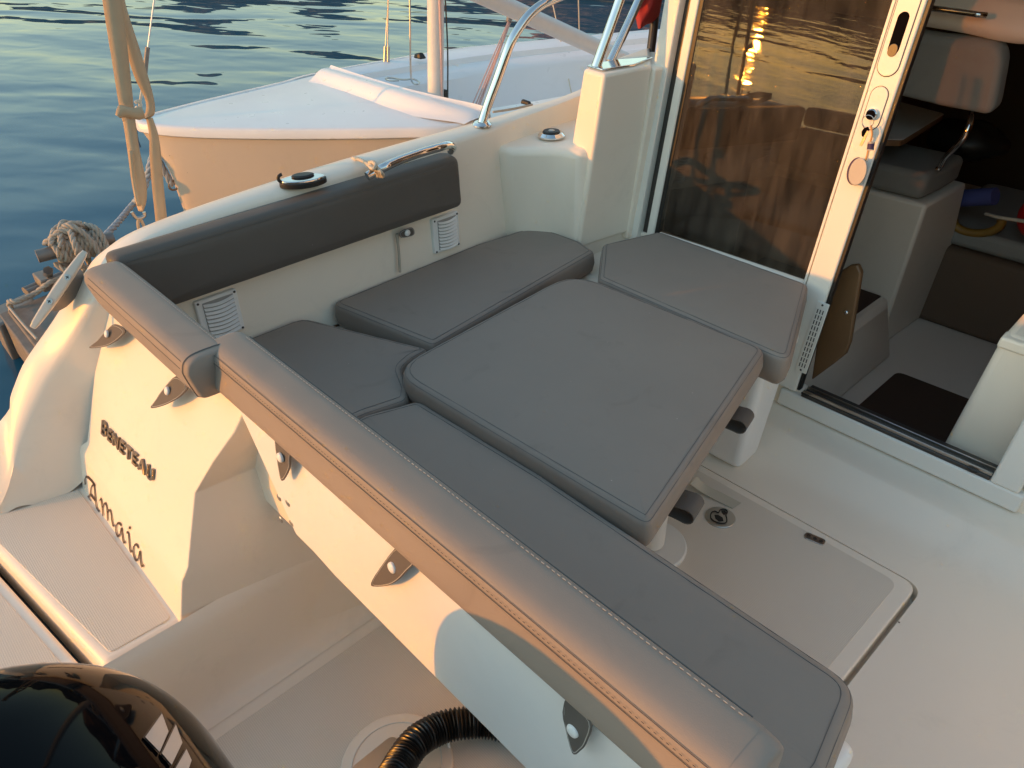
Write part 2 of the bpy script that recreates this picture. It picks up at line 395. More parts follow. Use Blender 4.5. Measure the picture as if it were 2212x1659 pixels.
# the wooded far shore whose reflection breaks up in the water; its aft arc is added to cut sky glow
def hill():
    m, nt, b = newmat('wooded_hillside'); L = nt.links
    tc = N(nt, 'ShaderNodeTexCoord'); nz = N(nt, 'ShaderNodeTexNoise'); nz.inputs['Scale'].default_value = .35; nz.inputs['Detail'].default_value = 6; nz.inputs['Roughness'].default_value = .7
    L.new(tc.outputs['Object'], nz.inputs['Vector']); cr = N(nt, 'ShaderNodeValToRGB'); L.new(nz.outputs['Fac'], cr.inputs[0]); L.new(cr.outputs[0], b.inputs['Base Color'])
    e = cr.color_ramp.elements; e[0].position = .38; e[0].color = (.012, .014, .006, 1); e[1].position = .62; e[1].color = (.42, .19, .07, 1); k = e.new(.52); k.color = (.05, .035, .015, 1)
    b.inputs['Roughness'].default_value = .95
    bm = bmesh.new(); rows = []
    for i in range(226):
        a = -215+i*1.6                       # azimuth from forward, negative = to port
        t = min(1, max(0, (a+58)/26)); el = (6.4+5.0*t*t*(3-2*t))+1.0*math.sin(i*1.3)+.9*math.sin(i*.47+1)+random.uniform(-.7, .7)
        sd_ = abs(a+152.9)                     # dip shaped to let the sun over the added aft hills
        if a < -100: el = 8.5+1.2*math.sin(i*1.3)+.8*math.sin(i*.47)  # unseen hills added aft to block bright sky near the sun
        if sd_ < 17: el = 3.0+(el-3.0)*max(0, (sd_-5)/12)
        a = R(a); row = []
        for r_, f in ((40, -.1), (41, .08), (47, .30), (55, .55), (62, .85), (66, 1.0), (80, 1.1)):
            row.append(bm.verts.new((math.sin(a)*r_, math.cos(a)*r_, ZW+math.tan(R(max(.5, el)))*66*f)))
        rows.append(row)
    for A, B in zip(rows, rows[1:]):
        for j in range(len(A)-1): bm.faces.new((A[j], B[j], B[j+1], A[j+1]))
    o = fin('far_shore', bm, m, None, True, 80); o['kind'] = 'structure'
hill()

# ================================================================== THE MOTORBOAT
boat = thing('motorboat', 'white cockpit motorboat with grey cushions and an open sliding cabin door', 'motorboat')

# --- port side moulding: hull side, gunwale, coaming and stern quarter in one loft
XO, XI = -1.675, -1.605
def sec(o, i, base, ow=None):
    o, i, base = Vector(o), Vector(i), Vector(base)
    mid = o.lerp(i, .5)+Vector((0, 0, .012))
    d = (i-o); d.z = 0; dn = d.normalized()
    low = o+Vector((-.02, 0, -.10)); wl = Vector((o.x+.04, o.y, ZW-.1))
    b2 = i.lerp(base, .10)+dn*.004; b3 = i.lerp(base, .45)
    return [wl, o.lerp(wl, .5)+Vector((-.06, 0, 0)), low, o+Vector((-.012, 0, -.022)), o+Vector((.0, 0, -.004)), o.lerp(i, .18)+Vector((0, 0, .009)), mid,
            i.lerp(o, .14)+Vector((0, 0, .006)), i+Vector((0, 0, -.001)), i+dn*.004+Vector((0, 0, -.010)), b2, b3, i.lerp(base, .8), base]
rows = []
rows.append(sec((-1.80, -.12, .22), (-1.735, -.14, .02), (-1.73, -.14, -.06)))
rows.append(sec(ax(0, 905, -1.775), ax(3, 1085, -1.70), (-1.695, .025, .160)))
rows.append(sec(ax(27, 836, -1.775), ax(33, 953, -1.71), (-1.67, .12, .160)))
rows.append(sec(ax(53, 776, -1.765), ax(77, 846, -1.705), (-1.66, .20, .19)))
rows.append(sec(ax(110, 696, -1.745), ax(127, 760, -1.685), (-1.66, .27, .25)))
rows.append(sec(ax(177, 596, -1.705), ax(187, 663, -1.635), (-1.64, .33, .33)))
rows.append(sec(ax(215, 552, -1.685), (-1.60, .42, .700), (-1.60, .42, .36)))
rows.append(sec(ax(320, 490, XO), (XI, .56, .722), (-1.59, .56, .36)))
rows.append(sec(ax(620, 385, -1.685), (XI, .86, .733), (-1.59, .86, .36)))
rows.append(sec(ax(830, 322, -1.695), (-1.607, 1.14, .737), (-1.59, 1.14, .36)))
rows.append(sec(ax(1040, 264, -1.705), (-1.612, 1.40, .738), (-1.60, 1.38, .36)))
rows.append(sec(ax(1140, 235, -1.715), (-1.63, 1.56, .742), (-1.63, 1.60, .36)))
rows.append(sec(ax(1240, 204, -1.725), (-1.645, 1.78, .75), (-1.66, 1.80, .36)))
rows.append(sec((-1.74, 2.5, .80), (-1.66, 2.4, .80), (-1.68, 2.4, .36)))
rows.append(sec((-1.74, 4.0, .95), (-1.66, 4.0, .95), (-1.68, 4.0, .36)))
loft('port_side', rows, 8, 1, M['gel'], boat, 50)

# --- fuel-filler shelf and pillar beside the door
prism('side_shelf', [(-1.70, 1.50, .30), (-1.605, 1.495, .30), (-1.49, 1.585, .30), (-1.405, 1.585, .30), (-1.39, 2.0, .30), (-1.70, 2.0, .30)],
      [(-1.70, 1.46, .685), (-1.585, 1.462, .685), (-1.475, 1.560, .685), (-1.41, 1.592, .685), (-1.40, 2.0, .685), (-1.70, 2.0, .685)], M['gel'], boat, .022, 4)
prism('door_pillar', [(-1.515, 1.606, .40), (-1.405, 1.582, .40), (-1.380, 1.79, .40), (-1.62, 1.95, .40)],
      [(-1.463, 1.640, .888), (-1.378, 1.628, .888), (-1.357, 1.80, .888), (-1.52, 2.0, .888)], M['gel'], boat, .010, 3)
prism('pillar_return', [(-1.50, 1.775, .38), (-1.376, 1.775, .38), (-1.376, 1.95, .38), (-1.50, 1.95, .38)],
      [(-1.50, 1.865, .880), (-1.345, 1.80, .880), (-1.345, 1.98, .880), (-1.50, 1.98, .880)], M['gel'], boat, .008, 3)
# filler cap / speaker ring on the shelf
def disc(name, c, r, h, mat, parent, axis=(0, 0, 1), bev=.003, sx=1, seg=32, xdir=None):
    c = Vector(c); a = Vector(axis).normalized(); x = Vector(xdir) if xdir else a.orthogonal(); x = (x-a*x.dot(a)).normalized(); y = a.cross(x)
    bm = bmesh.new(); rings = []
    for rr, hh in ((r, 0), (r, h-bev), (r-bev, h), (r*.5, h), (0.0001, h)):
        rings.append([bm.verts.new(c+(x*math.cos(2*math.pi*k/seg)*sx+y*math.sin(2*math.pi*k/seg))*rr+a*hh) for k in range(seg)])
    for A, B in zip(rings, rings[1:]):
        for k in range(seg): bm.faces.new((A[k], A[(k+1) % seg], B[(k+1) % seg], B[k]))
    return fin(name, bm, mat, parent, True, 40)
c = az(1191, 294, .69)
fc = disc('filler_plate', c, .040, .012, M['chrome'], boat, bev=.008)
disc('filler_cap', c+Vector((0, 0, .0125)), .026, .004, M['black'], fc)
disc('cap_hole', c+Vector((0, 0, .0168)), .011, .0015, M['steel'], fc, seg=6)

# --- transom module (aft face carries the lettering)
def tr_y(z):
    return {0: 0}.get(0) or (.185+(z-.17)*.30 if z < .265 else (.2135+(z-.265)*.9 if z < .283 else .2297+(z-.283)*.415))
bm = bmesh.new()
prof = [(-.02, .17), (.02, .17), (.262, .17), (.287, .17), (.45, .1), (.60, .0), (.645, 0), (.66, 0)]
Ls = [(-.05, -1.66), (.165, -1.66), (.245, -1.685), (.262, -1.68), (.284, -1.655), (.42, -1.655), (.50, -1.66), (.575, -1.625), (.600, -1.615), (.632, -1.60)]
Rs = [(-.05, -1.105), (.165, -1.13), (.245, -1.13), (.262, -1.13), (.284, -1.132), (.42, -1.150), (.50, -1.105), (.575, -1.055), (.600, -1.045), (.632, -1.035)]
rowsT = []
for (z, xl), (_, xr) in zip(Ls, Rs):
    y = tr_y(z) if z > .165 else .185
    rowsT.append([(xl+(xr-xl)*k/10, y, z) for k in range(11)])
rowsT.append([(-1.59+(.55)*k/10, .385, .638) for k in range(11)])
rowsT.append([(-1.59+(.55)*k/10, .425, .638) for k in range(11)])
V = [[bm.verts.new(p) for p in r] for r in rowsT]
for A, B in zip(V, V[1:]):
    for k in range(10): bm.faces.new((A[k], A[k+1], B[k+1], B[k]))
# starboard cheek of the module
ck = []
for (z, xr), r in zip(Rs, rowsT): ck.append((Vector(r[-1]), Vector((xr+.012, .412, z)) if z > .3 else Vector((xr+.03, .62, max(z-.03, -.05)))))
ck.append((Vector(rowsT[-2][-1]), Vector((-1.03, .412, .638))))
CV = [(bm.verts.new(a), bm.verts.new(a.lerp(b, .12)), bm.verts.new(b)) for a, b in ck]
for A, B in zip(CV, CV[1:]):
    for k in range(2): bm.faces.new((A[k], B[k], B[k+1], A[k+1]))
bmesh.ops.remove_doubles(bm, verts=bm.verts, dist=.0005)
tm = fin('transom_moulding', bm, M['gel'], boat, True, 24, .007, 3)
# step with non-slip tread
prism('stern_step', [(-1.76, -.04, -.1), (-1.108, .045, -.1), (-1.10, .30, -.1), (-1.76, .30, -.1)],
      [(-1.76, -.04, .168), (-1.135, .045, .168), (-1.125, .30, .168), (-1.76, .30, .168)], M['gel'], boat, .018, 4)
P = roundpoly([(-1.70, -.020), (-1.155, .064), (-1.153, .178), (-1.66, .176)], .012)
prism('step_tread', [(p.x, p.y, .160) for p in P], [(p.x, p.y, .1705) for p in P], M['skid'], boat, .001, 1)
# lower swim platform
prism('swim_platform', [(-1.80, -.9, -.30), (-.95, -.75, -.30), (-1.0, .047, -.30), (-1.80, -.062, -.30)],
      [(-1.80, -.9, .118), (-.95, -.75, .118), (-1.0, .047, .118), (-1.80, -.062, .118)], M['gel'], boat, .008, 3)
P = roundpoly([(-1.76, -.85), (-1.2, -.8), (-1.16, .004), (-1.76, -.078)], .01)
prism('platform_tread', [(p.x, p.y, .112) for p in P], [(p.x, p.y, .1205) for p in P], M['skid'], boat, .001, 1)

box('gap_shade_fill', -1.78, -1.05, -.10, .06, -.2, .03, M['black'], boat, .004)  # filler added; its black stands for the shade inside the gap
# --- engine well floor and side
prism('well_floor', [(-1.16, -.20, -.25), (.30, -.20, -.25), (.30, .80, -.25), (-1.16, .80, -.25)],
      [(-1.16, -.20, -.05), (.30, -.20, -.05), (.30, .80, -.05), (-1.16, .80, -.05)], M['gel'], boat, .004, 1)
P = roundpoly([(-1.02, .10), (-.15, .10), (-.15, .62), (-1.02, .62)], .05)
prism('well_tread', [(p.x, p.y, -.055) for p in P], [(p.x, p.y, -.047) for p in P], M['skid'], boat, .001, 1)
rows = [[(-1.105-.02, y, .18), (-1.108, y, .14), (-1.098, y, .02), (-1.088, y, -.02), (-1.072, y, -.042), (-1.05, y, -.049)] for y in (.0, .06, .2, .4, .62)]
loft('well_side', rows, 3, 3, M['gel'], boat, 60)
# round inspection cover in the well
ip = az(858, 1655, -.045)
h = disc('inspection_cover', ip, .105, .007, M['gel'], boat, bev=.003, seg=48)
bm = bmesh.new(); addtube(bm, [ip+Vector((math.cos(a)*.084, math.sin(a)*.084, .0078)) for a in [2*math.pi*k/40 for k in range(40)]], .0014, 5, True); fin('cover_ring', bm, M['alu'], h)
P = roundpoly([(-.018, -.05), (.018, -.05), (.018, .05), (-.018, .05)], .016)
prism('finger_slot', [(ip.x-.035+p.x, ip.y-.02+p.y, ip.z+.004) for p in P], [(ip.x-.035+p.x, ip.y-.02+p.y, ip.z+.0082) for p in P], M['steel'], h, .0005, 1)

# --- aft bench: hinged white back panel under the aft backrest
bm = bmesh.new()
PY = .364
pe = [ay(508, 868, PY), ay(640, 1155, PY), ay(680, 1195, PY), ay(780, 1310, PY), ay(1140, 1659, PY)]
zlo = sum(p.z for p in pe[2:])/3
pts = [(pe[0].x-.012, .665), (pe[0].x, pe[0].z-.01), (pe[1].x, pe[1].z), (pe[2].x, pe[2].z), (pe[2].x+.06, zlo), (-.05, zlo), (-.10, .665)]
def py(z): return PY+(z-.6)*.01
addprism(bm, [(x, py(z), z) for x, z in pts], [(x, py(z)+.03, z) for x, z in pts])
panel = fin('bench_panel', bm, M['white'], boat, True, 40, .007, 3)
for x_, y_ in ((603, 1075), (622, 1087), (606, 1122), (630, 1130)):
    c = ay(x_, y_, PY-.001); disc('panel_hole', c+Vector((0, .001, 0)), .0068, .0022, M['steel'], panel, (0, -1, 0), .001, seg=14)
# bench ledge that carries the aft seat and its white end
prism('bench_ledge', [(-1.09, .425, .30), (-.125, .425, .30), (-.115, .735, .30), (-1.08, .745, .30)],
      [(-1.09, .425, .352), (-.125, .425, .352), (-.107, .740, .352), (-1.08, .75, .352)], M['white'], boat, .02, 4)
box('sun_leak_filler', -1.16, -.93, .400, .424, .34, .640, M['gel'], boat, .004)  # filler added to stop sun leaking between module and panel
box('bench_sun_block', -1.10, -.135, .655, .68, -.05, .31, M['gel'], boat, .004)  # unseen wall added to block sun coming under the bench panel
# unseen board added across the walk-through to keep sun off the floor
box('floor_sun_block', -.13, .85, .085, .125, -.05, .46, M['gel'], boat, .01)
box('starboard_coaming', .62, .85, .1, 1.9, -.2, .50, M['gel'], boat, .02)
# port bench and corner base below the cushions
prism('port_bench', [(-1.6, .40, -.05), (-1.14, .43, -.05), (-1.14, .80, -.05), (-1.32, 1.2, -.05), (-1.36, 1.62, -.05), (-1.62, 1.62, -.05)],
      [(-1.6, .40, .352), (-1.12, .43, .352), (-1.14, .80, .352), (-1.28, 1.2, .352), (-1.33, 1.60, .352), (-1.62, 1.60, .352)], M['gel'], boat, .02, 3)
prism('forward_locker', [(-1.42, 1.55, .0), (-.90, 1.55, .0), (-.86, 1.83, .0), (-1.42, 1.83, .0)],
      [(-1.42, 1.52, .362), (-.90, 1.52, .362), (-.86, 1.83, .362), (-1.42, 1.83, .362)], M['gel'], boat, .02, 3)

# --- cockpit floor with hatch recess
hx0, hx1, hy0, hy1 = -1.12, -.226, .76, 1.452
bm = bmesh.new()
H_ = roundpoly([(hx0, hy0), (hx1, hy0), (hx1, hy1), (hx0, hy1)], .043, 8)
ov = [bm.verts.new(p) for p in ((-1.45, .60, 0), (.60, .60, 0), (.60, 1.50, 0), (-1.45, 1.50, 0))]; iv = [bm.verts.new((p.x, p.y, 0)) for p in H_]
lv = [bm.verts.new((p.x, p.y, -.04)) for p in H_]
eo = [bm.edges.new((l[k], l[(k+1) % len(l)])) for l in (ov, iv) for k in range(len(l))]
bmesh.ops.triangle_fill(bm, use_beauty=True, edges=eo)
for f in list(bm.faces):
    c_ = f.calc_center_median()
    if hx0+.05 < c_.x < hx1-.05 and hy0+.05 < c_.y < hy1-.05: bm.faces.remove(f)
for k in range(len(iv)): bm.faces.new((iv[k], iv[(k+1) % len(iv)], lv[(k+1) % len(iv)], lv[k]))
bm.faces.new(lv)
fin('cockpit_floor', bm, M['gel'], boat, True, 40)
fl = [[(x, 1.50, 0), (x, 1.56, .001), (x, 1.60, .012), (x, 1.645, .040), (x, 1.66, .050), (x, 1.68, .056), (x, 1.77, .058), (x, 1.785, .060)] for x in (-1.45, -.9, -.3, 0, .6)]
loft('floor_upstand', fl, 2, 3, M['gel'], boat, 60)
P = roundpoly([(hx0+.01, hy0+.01), (hx1-.011, hy0+.01), (hx1-.011, hy1-.006), (hx0+.01, hy1-.006)], .035, 6)
hatch = prism('floor_hatch', [(p.x, p.y, -.03) for p in P], [(p.x, p.y, .0045) for p in P], M['gel'], boat, .004, 3)
P = roundpoly([(hx0+.05, hy0+.05), (hx1-.045, hy0+.05), (hx1-.045, hy1-.03), (hx0+.05, hy1-.03)], .03, 6)
prism('hatch_tread', [(p.x, p.y, .001) for p in P], [(p.x, p.y, .0055) for p in P], M['skid'], hatch, .0004, 1)
lc = az(1556, 1118, .0065)
lt = disc('ring_latch', lc+Vector((0, 0, -.001)), .037, .004, M['steel'], hatch, bev=.0015, seg=40)
def lpt(x, y, z=.0108): return az(x, y, z)
ring = [lpt(*p) for p in ((1535, 1117), (1537, 1107), (1544, 1104), (1552, 1107), (1556, 1101), (1566, 1100), (1571, 1105), (1568, 1112), (1570, 1121), (1568, 1129), (1556, 1130), (1542, 1125))]
bm = bmesh.new(); addtube(bm, crom(ring, 4, True), .0016, 6, True); fin('latch_outline', bm, M['black'], lt)
P = [lpt(*p, .0094) for p in ((1543, 1112), (1551, 1112), (1561, 1118), (1563, 1126), (1553, 1127), (1545, 1120))]
bm = bmesh.new(); addprism(bm, [p-Vector((0, 0, .002)) for p in P], [p+Vector((0, 0, .0004)) for p in P]); fin('latch_recess', bm, M['black'], lt)
P = [lpt(*p, .0094) for p in ((1558, 1103), (1566, 1103), (1569, 1108), (1564, 1113), (1559, 1108))]
bm = bmesh.new(); addprism(bm, [p-Vector((0, 0, .002)) for p in P], [p+Vector((0, 0, .0006)) for p in P]); fin('latch_keyhole', bm, M['black'], lt)
hp0, hp1 = az(1738, 1155, .0065), az(1782, 1174, .0065)
d = (hp1-hp0).normalized(); n_ = Vector((-d.y, d.x, 0)); cc = (hp0+hp1)/2; Lh = (hp1-hp0).length/2
P = roundpoly([(-Lh, -.0115), (Lh, -.0115), (Lh, .0115), (-Lh, .0115)], .009)
hg = prism('hinge_plate', [cc+d*p.x+n_*p.y+Vector((0, 0, -.004)) for p in P], [cc+d*p.x+n_*p.y+Vector((0, 0, .002)) for p in P], M['steel'], hatch, .001, 2)
for t in (-.6, 0, .6): disc('screw', cc+d*Lh*t+Vector((0, 0, .0021)), .0048, .0008, M['track'], hg, seg=12, bev=.0003)

# --- cabin bulkhead and door
ZT = 1.75
bm = bmesh.new()
for (u0, u1, z0, z1) in ((-1.418, -.815, .0, .40), (-.17, .85, .0, ZT), (-1.418, .85, ZT-.1, ZT+.02), (-.84, -.735, .0, .12)):
    addbk(bm, u0, u1, z0, z1, -.03, .012)
addbk(bm, -.80, -.12, .02, .115, -.03, .01)
fin('cabin_bulkhead', bm, M['gel'], boat, True, 40, .006, 2)
# fixed frame: outer strip, groove, track
bk('door_frame', -1.416, -1.366, .36, ZT-.1, .0, .030, M['alu'], boat)
bk('frame_groove', -1.366, -1.338, .36, ZT-.1, -.02, .004, M['track'], boat, .001)
bm = bmesh.new()
addbk(bm, -.79, -.158, .062, .112, .005, .030); addbk(bm, -.236, -.172, .112, ZT-.1, .005, .030)
fin('door_sill', bm, M['alu'], boat, True, 40, .006, 3)
bm = bmesh.new(); addbk(bm, -.730, -.238, .112, .122, -.035, .026)
fin('sill_track', bm, M['track'], boat, True, 40, .001, 1)
bm = bmesh.new(); addbk(bm, -.730, -.238, .122, .1225+.009, -.006, -.002); addbk(bm, -.730, -.238, .122, .131, .018, .0215)
fin('track_rib', bm, M['steel'], boat, True, 40, .0008, 1)
for (x0_, y0_, x1_, y1_) in ((1730, 849, 1747, 856), (2087, 1012, 2110, 1022)):
    a = abk(x0_, y0_, .031); b = abk(x1_, y1_, .031)
    bk('drain_slot', us(a), us(b), (a.z+b.z)/2-.003, (a.z+b.z)/2+.003, .028, .0305, M['black'], boat, .0008, 1)
# sliding panel
slide = bpy.data.objects.new('sliding_door', None); COL.objects.link(slide); slide.parent = boat; slide.location = (0, 0, 0)
bk('panel_frame', -1.340, -1.313, .40, ZT-.11, .0, .022, M['alu'], slide)
bk('glass_seal', -1.313, -1.299, .40, ZT-.11, .0, .019, M['black'], slide, .002)
bm = bmesh.new()
def gp(u, z, w): return (u+SHEAR*(z-.13), yb(z)-w, z)
addprism(bm, [gp(-1.299, .42, .011), gp(-.820, .42, .000), gp(-.820, ZT-.11, .000), gp(-1.299, ZT-.11, .011)], [gp(-1.299, .42, .017), gp(-.820, .42, .006), gp(-.820, ZT-.11, .006), gp(-1.299, ZT-.11, .017)])
fin('glass_pane', bm, M['glass'], slide, False)
bm = bmesh.new(); addbk(bm, -1.299, -.820, .365, .425, .0, .020); fin('bottom_rail', bm, M['gel'], slide, True, 40, .008, 3)
bk('door_stile', -.812, -.748, .118, ZT-.11, .0, .028, M['alu'], slide, .004, 2)
bk('stile_edge', -.8205, -.8135, .40, ZT-.11, .0, .026, M['alu'], slide, .001, 1)
bk('stile_gasket', -.7475, -.739, .125, ZT-.11, .006, .024, M['black'], slide, .001, 1)
def stadium(u, z, hw, hl, n=10, tilt=0):
    P = []
    for k in range(n+1): a = math.pi*k/n; P.append((u+hw*math.cos(a), z+hl-hw+hw*math.sin(a)))
    for k in range(n+1): a = math.pi+math.pi*k/n; P.append((u+hw*math.cos(a), z-hl+hw+hw*math.sin(a)))
    return P
def bkplate(name, P, w0, w1, mat, parent, bev=.001):
    return prism(name, [(u+SHEAR*(z-.13), yb(z)-w0, z) for u, z in P], [(u+SHEAR*(z-.13), yb(z)-w1, z) for u, z in P], mat, parent, bev, 2)
hc = abk(1941, 72, .03); kc = abk(1886, 246, .03)
hp = bkplate('handle_plate', stadium(us(hc), hc.z, .0235, .088), .027, .0305, M['alu'], slide)
bm = bmesh.new(); addtube(bm, [(u+SHEAR*(z-.13), yb(z)-.0285, z) for u, z in stadium(us(hc), hc.z, .0242, .089)], .0009, 4, True); fin('plate_shadow_gap', bm, M['black'], hp)
bkplate('handle_recess', stadium(us(hc), hc.z, .0125, .043), .029, .0309, M['void'], hp, .0004)
bkplate('handle_catch', stadium(us(hc)-.0005, hc.z-.034, .0105, .0135), .0305, .0322, M['track'], hp, .001)
lp = bkplate('lock_plate', stadium(us(kc), kc.z+.012, .0195, .047), .027, .0305, M['alu'], slide)
bm = bmesh.new(); addtube(bm, [(u+SHEAR*(z-.13), yb(z)-.0285, z) for u, z in stadium(us(kc), kc.z+.012, .0202, .048)], .0009, 4, True); fin('plate_shadow_gap', bm, M['black'], lp)
disc('lock_barrel', (kc.x, yb(kc.z)-.030, kc.z), .0125, .012, M['chrome'], lp, (0, -1, LEAN), .003, seg=20)
disc('lock_face', (kc.x, yb(kc.z)-.042, kc.z), .0108, .002, M['void'], lp, (0, -1, LEAN), .0005, seg=20)
# louvred vent strip on the bulkhead
vt, vb = abk(1762, 655, .031), abk(1727, 800, .031)
vbx = us(vb)
vp = bk('vent_strip', vbx-.013, vbx+.020, vb.z-.004, vt.z+.008, .027, .0312, M['alu'], boat, .0015, 2)
bm = bmesh.new()
for i in range(11):
    z0 = vb.z+.012+(vt.z-vb.z-.020)/11*i
    for j in range(3): addbk(bm, vbx-.006+.0075*j, vbx-.0035+.0075*j, z0, z0+(vt.z-vb.z-.020)/11*.72, .030, .0318)
fin('vent_slots', bm, M['black'], vp, False)
for z_ in (vb.z+.003, vt.z+.001): disc('screw', (vbx+.003+SHEAR*(z_-.13), yb(z_)-.0312, z_), .003, .001, M['track'], vp, (0, -1, LEAN), .0003, seg=10)

# --- cabin shell and its built-in parts
bm = bmesh.new()
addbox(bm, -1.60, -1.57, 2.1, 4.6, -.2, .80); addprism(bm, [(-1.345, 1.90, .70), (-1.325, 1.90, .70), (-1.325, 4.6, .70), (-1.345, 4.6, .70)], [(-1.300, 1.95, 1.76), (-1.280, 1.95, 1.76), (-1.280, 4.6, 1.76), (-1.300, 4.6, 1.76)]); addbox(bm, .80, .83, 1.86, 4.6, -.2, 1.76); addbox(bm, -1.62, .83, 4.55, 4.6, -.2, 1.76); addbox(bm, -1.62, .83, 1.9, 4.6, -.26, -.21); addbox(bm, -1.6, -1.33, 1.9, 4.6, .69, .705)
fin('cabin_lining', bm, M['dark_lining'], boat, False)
bm = bmesh.new(); addbox(bm, -1.36, .9, 1.90, 4.65, 1.765, 1.80); fin('cabin_roof', bm, M['gel'], boat, True, 40, .01)
box('cabin_floor', -1.3, .8, 1.83, 4.5, -.2, -.10, M['gel_in'], boat, .004)
q = [az(1940, 806, -.095), az(2090, 860, -.095), az(2160, 1000, -.095), az(1868, 868, -.095)]
q = [(-.72, 2.44), (-.40, 2.44), (-.30, 2.0), (-.70, 2.0)]
q = [(-.700, 2.435), (-.42, 2.440), (-.42, 1.86), (-.698, 1.86)]
P = roundpoly(q, [.03, .03, .02, .02])
prism('floor_carpet', [(p.x, p.y, -.104) for p in P], [(p.x, p.y, -.094) for p in P], M['carpet'], boat, .002, 2)
prism('dinette_platform', [(-1.4, 1.86, -.1), (-.755, 1.86, -.1), (-.755, 2.5, -.1), (-.80, 2.56, -.1), (-1.4, 2.56, -.1)],
      [(-1.4, 1.86, .10), (-.815, 1.86, .10), (-.815, 2.49, .10), (-.83, 2.54, .10), (-1.4, 2.54, .10)], M['gel_in'], boat, .018, 3)
prism('platform_carpet', [(-1.3, 1.90, .095), (-.850, 1.90, .095), (-.850, 2.525, .095), (-1.3, 2.525, .095)],
      [(-1.3, 1.90, .104), (-.850, 1.90, .104), (-.850, 2.525, .104), (-1.3, 2.525, .104)], M['carpet'], boat, .002, 2)
prism('seat_pedestal', [(-1.45, 2.53, -.1), (-.815, 2.53, -.1), (-.80, 3.02, -.1), (-1.45, 3.02, -.1)],
      [(-1.45, 2.575, .425), (-.808, 2.575, .425), (-.80, 2.88, .425), (-1.45, 2.88, .425)], M['gel_in'], boat, .012, 3)
# brown locker flap beside the door
P = [abk(*p, -.045) for p in ((1752, 822), (1797, 789), (1826, 766), (1836, 740), (1860, 590), (1852, 572), (1835, 574), (1805, 592), (1770, 700))]
bm = bmesh.new(); addprism(bm, P, [p+Vector((0, .018, 0)) for p in P]); flap = fin('wood_flap', bm, M['brown_panel'], boat, True, 40, .005, 3)
disc('flap_knob', abk(1829, 674, -.044), .0055, .007, M['chrome'], flap, (0, -1, 0), .002, seg=14)
# helm console seen through the open door, starboard side
prism('helm_console', [(-.397, 1.880, -.10), (.55, 1.880, -.10), (.55, 2.45, -.10), (-.40, 2.45, -.10)],
      [(-.350, 1.900, .415), (.55, 1.900, .415), (.55, 2.45, .52), (-.335, 2.45, .52)], M['gel'], boat, .02, 4)
prism('console_lip', [(-.353, 1.893, .385), (.55, 1.893, .385), (.55, 1.93, .385), (-.353, 1.93, .385)],
      [(-.350, 1.895, .412), (.55, 1.895, .412), (.55, 1.93, .418), (-.350, 1.93, .418)], M['gel'], boat, .006, 3)
# forward berth step and cushion, the shade there put into darker materials
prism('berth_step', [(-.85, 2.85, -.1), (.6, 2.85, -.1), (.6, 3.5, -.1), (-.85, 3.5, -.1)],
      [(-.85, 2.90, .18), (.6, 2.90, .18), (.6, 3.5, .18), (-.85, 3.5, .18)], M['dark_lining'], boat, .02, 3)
P = roundpoly([(-.9, 2.92), (.6, 2.92), (.6, 3.5), (-.9, 3.5)], .04)
prism('berth_cushion', [(p.x, p.y, .182) for p in P], [(p.x, p.y, .25) for p in P], M['fab_dark'], boat, .02, 3)
# dash shelf with grab handle high in the cabin
rows = []
for x, dz, dy in ((-1.5, .0, .05), (-1.25, 0, .02), (-1.0, -.005, 0), (-.86, -.012, 0), (-.78, -.02, .0), (-.70, -.022, .01), (-.63, .0, .03), (-.45, .03, .06), (.2, .03, .08)):
    y = 2.62+dy; z = .965+dz
    rows.append([(x, y+.34, z-.02), (x, y+.05, z-.035), (x, y+.005, z-.028), (x, y-.004, z), (x, y+.02, z+.045), (x, y+.07, z+.075), (x, y+.34, z+.095)])
dash = loft('dash_shelf', rows, 4, 3, M['gel'], boat, 60)
tube('dash_handle', [ay(1975, 12, 2.60), ay(2000, 16, 2.585), ay(2060, 24, 2.58), ay(2110, 31, 2.585), ay(2130, 33, 2.60)], .008, M['chrome'], dash, 10, 6)
a = [ay(1960, 98, 2.9), ay(2096, 96, 2.9), ay(2084, 132, 2.9), ay(1960, 132, 2.9)]
bm = bmesh.new(); addprism(bm, a, [p+Vector((0, .02, 0)) for p in a]); fin('dash_recess', bm, M['black'], boat)
# dinette table
P = [az(1900, 208, .60), az(2041, 246, .60), az(1950, 302, .60), az(1880, 300, .60)]
P2 = roundpoly([(p.x, p.y) for p in P], .02)
tb = prism('dinette_table', [(p.x, p.y, .578) for p in P2], [(p.x, p.y, .598) for p in P2], M['wood'], boat, .003, 2)
prism('laminate_top', [(p.x, p.y, .5985) for p in P2], [(p.x, p.y, .6005) for p in P2], M['tabletop'], tb, .0005, 1)

# --- stern quarter cleat
e0, e1 = ax(184, 543, -1.655), ax(70, 708, -1.655); dv = (e1-e0).normalized()
s0, s1 = ax(148, 599, -1.655), ax(109, 651, -1.655)
nn = (Vector((.85, -.30, .55))); nn = (nn-dv*nn.dot(dv)).normalized(); sd = dv.cross(nn)
bm = bmesh.new(); rings = []
for t, w, hh in ((0, .006, .004), (.06, .0088, .0055), (.3, .0118, .007), (.5, .0125, .0075), (.7, .0118, .007), (.94, .0088, .0055), (1, .006, .004)):
    p = e0.lerp(e1, t); rings.append([bm.verts.new(p+sd*a*w*.85+nn*b*hh*.85) for a, b in ((-1, -1), (1, -1), (1, .6), (.7, 1), (-.7, 1), (-1, .6))])
for A, B in zip(rings, rings[1:]):
    for k in range(6): bm.faces.new((A[k], A[(k+1) % 6], B[(k+1) % 6], B[k]))
bm.faces.new(rings[0][::-1]); bm.faces.new(rings[-1])
